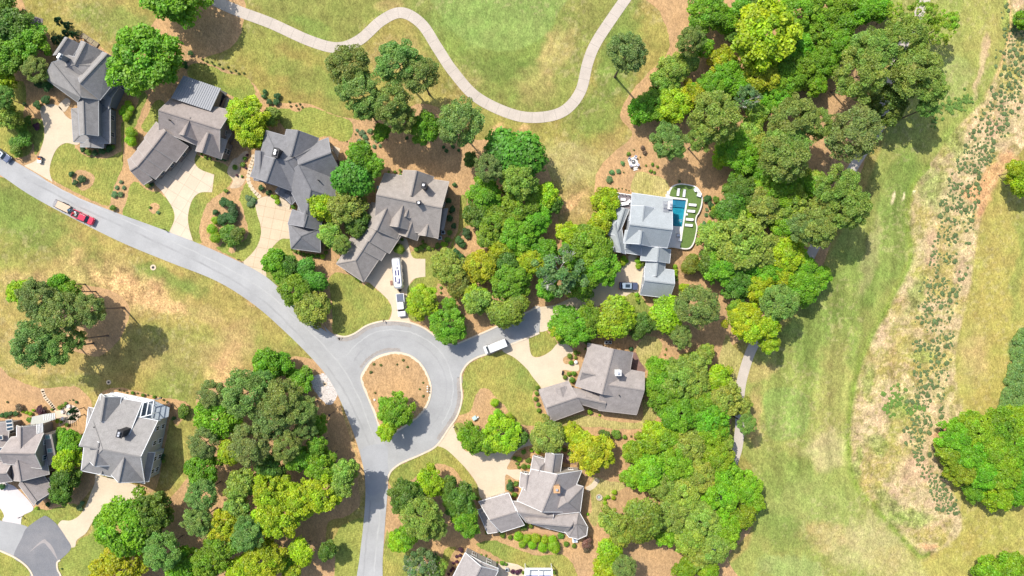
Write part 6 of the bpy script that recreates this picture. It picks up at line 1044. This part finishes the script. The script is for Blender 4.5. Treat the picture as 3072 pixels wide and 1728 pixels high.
T('beside the walls of the pool house', 'shrubs beside the pool house walls', 'd1: 215,1085,34,y 205,1130,34,y 240,1110,24,y 345,1105,34,y 350,1155,34,y 400,1140,30,g 680,1160,26,y 685,1200,28,y 685,1238,26,y 690,1275,22,g; d2: 335,160,24,l 340,200,24,l 350,225,18,g', SHR)
T('beside the drives at the lower left', 'shrubs beside the lower left drives', 'a3: 900,930,18,d 885,965,24,g 915,960,18,g 720,830,34,v 745,790,26,v 1470,370,30,d 1450,330,24,d 1430,440,24,d 20,640,30,d 330,835,18,y 560,1385,10,d 1480,410,22,g 560,20,0.1,t 430,800,26,d 480,770,26,d', SHR)
T('in the shaded strip left of the pine bed', 'shade shrubs', 'b0: 1330,1100,0.1,t', SHR)
# grass tufts of the sandy strip
spine = smooth_poly([(2562, 20), (2556, 120), (2545, 210), (2510, 290), (2470, 370), (2440, 430), (2415, 500), (2400, 560), (2390, 640), (2372, 710), (2352, 780), (2348, 860), (2340, 930), (2322, 1000), (2332, 1060), (2315, 1110), (2340, 1180), (2372, 1250), (2390, 1300)], False, 12)
tr_ = np.random.default_rng(42); pts = []; tries = 0
while len(pts) < 950 and tries < 60000:
    tries += 1; c = spine[tr_.integers(len(spine))]; wd_ = 46 if c[1] < 1120 else 26; px, py = c[0] + tr_.normal() * wd_ * .62, c[1] + tr_.uniform(-10, 10)
    if abs(px - c[0]) > wd_ * 1.1: continue
    den = fbm(np.array([px / 14.]), np.array([py / 14.]), 1.6, 501, 2)[0]
    if den < .40: continue
    rad = tr_.choice([2.4, 3.8, 5.4, 7.2], p=[.28, .32, .26, .14])
    if any((px - a) ** 2 + (py - b_) ** 2 < (.80 * (rad + r_)) ** 2 for a, b_, r_ in pts): continue
    pts.append((px, py, rad))
pts.sort(key=lambda p: -p[2])
tm = crown_mesh('tuft_blades', 420, .15, 9, (.35, .5), 300, out=.5, rand=.6, zmin=0)
for i, (x, y, r_) in enumerate(pts[:290]):
    X0, Y0 = W('D', x, y); o = bpy.data.objects.new('grass_tuft', tm); COL.objects.link(o); rm = r_ * .1 * 1.0; o.location = (X0, Y0, .06); o.scale = (rm * 1.35, rm * 1.3, rm * .45); o.rotation_euler = (0, 0, i * 1.7)
    k = tr_.uniform(.85, 1.2); o.color = (.21 * k, .29 * k, .105 * k, 1); tag(o, 'grey-green grass tuft growing in the sandy strip between the right fairways', 'grass tuft', 'grass tufts in the sandy strip')
def merged(name, items, src, colr, label, cat, kind='stuff'):
    n = len(src.vertices); v = np.empty(n * 3, np.float32); src.vertices.foreach_get('co', v); v = v.reshape(-1, 3); c = np.empty(n * 4, np.float32); src.color_attributes['Col'].data.foreach_get('color', c); V_, C_ = [], []
    for (x, y, z, r_, rz) in items:
        a = tr_.uniform(0, 6.28); m = np.array([[math.cos(a), -math.sin(a)], [math.sin(a), math.cos(a)]]); w = v.copy(); w[:, :2] = w[:, :2] @ m.T * r_; w[:, 2] *= rz; V_.append(w + np.array([x, y, z], np.float32)); C_.append(c)
    V_ = np.concatenate(V_).astype(np.float32); C_ = np.concatenate(C_); q = len(V_); me = bpy.data.meshes.new(name); me.vertices.add(q); me.vertices.foreach_set('co', V_.ravel()); me.loops.add(q); me.loops.foreach_set('vertex_index', np.arange(q, dtype=np.int32))
    me.polygons.add(q // 4); me.polygons.foreach_set('loop_start', np.arange(0, q, 4, dtype=np.int32)); me.update(calc_edges=True); ca = me.color_attributes.new('Col', 'FLOAT_COLOR', 'POINT'); ca.data.foreach_set('color', C_); me.materials.append(LEAF)
    o = bpy.data.objects.new(name, me); COL.objects.link(o); o.color = colr + (1,); tag(o, label, cat, None, kind)
merged('small_grass_tufts', [W('D', x, y) + (.03, r_ * .13, r_ * .035) for x, y, r_ in pts[290:]], tm, (.21, .29, .105), 'smaller grey-green tufts scattered between the big tufts of the sandy strip', 'grass')
rp_ = [(2560, 840), (2545, 920), (2522, 1000), (2508, 1060), (2515, 1075), (2620, 1075), (2640, 800)]; it = []
for _ in range(2600):
    x, y = tr_.uniform(2500, 2640), tr_.uniform(800, 1080)
    if inside((x, y), rp_) and len(it) < 520: it.append(W('D', x, y) + (.3, tr_.uniform(.7, 2.2), tr_.uniform(.6, 1.8)))
merged('marsh_scrub', it, tm, (.25, .41, .10), 'dense blue-green low scrub along the right edge', 'scrub')
gb = []
for (x, y, rx, ry, n) in ((2385, 270, 30, 24, 40), (2420, 255, 24, 26, 30), (2300, 1030, 26, 22, 26), (2245, 1010, 30, 40, 50), (2350, 300, 10, 30, 14)):
    for _ in range(n): gb.append(W('D', x + tr_.normal() * rx * .5, y + tr_.normal() * ry * .5) + (.05, tr_.uniform(.3, .8), tr_.uniform(.15, .4)))
merged('weed_patches', gb, tm, (.25, .42, .08), 'bright green weed patches spreading over the sandy strip', 'weeds')
for o in [o for o in COL.objects if o.name.startswith('seedling') and o.scale[0] < .05]: bpy.data.objects.remove(o)
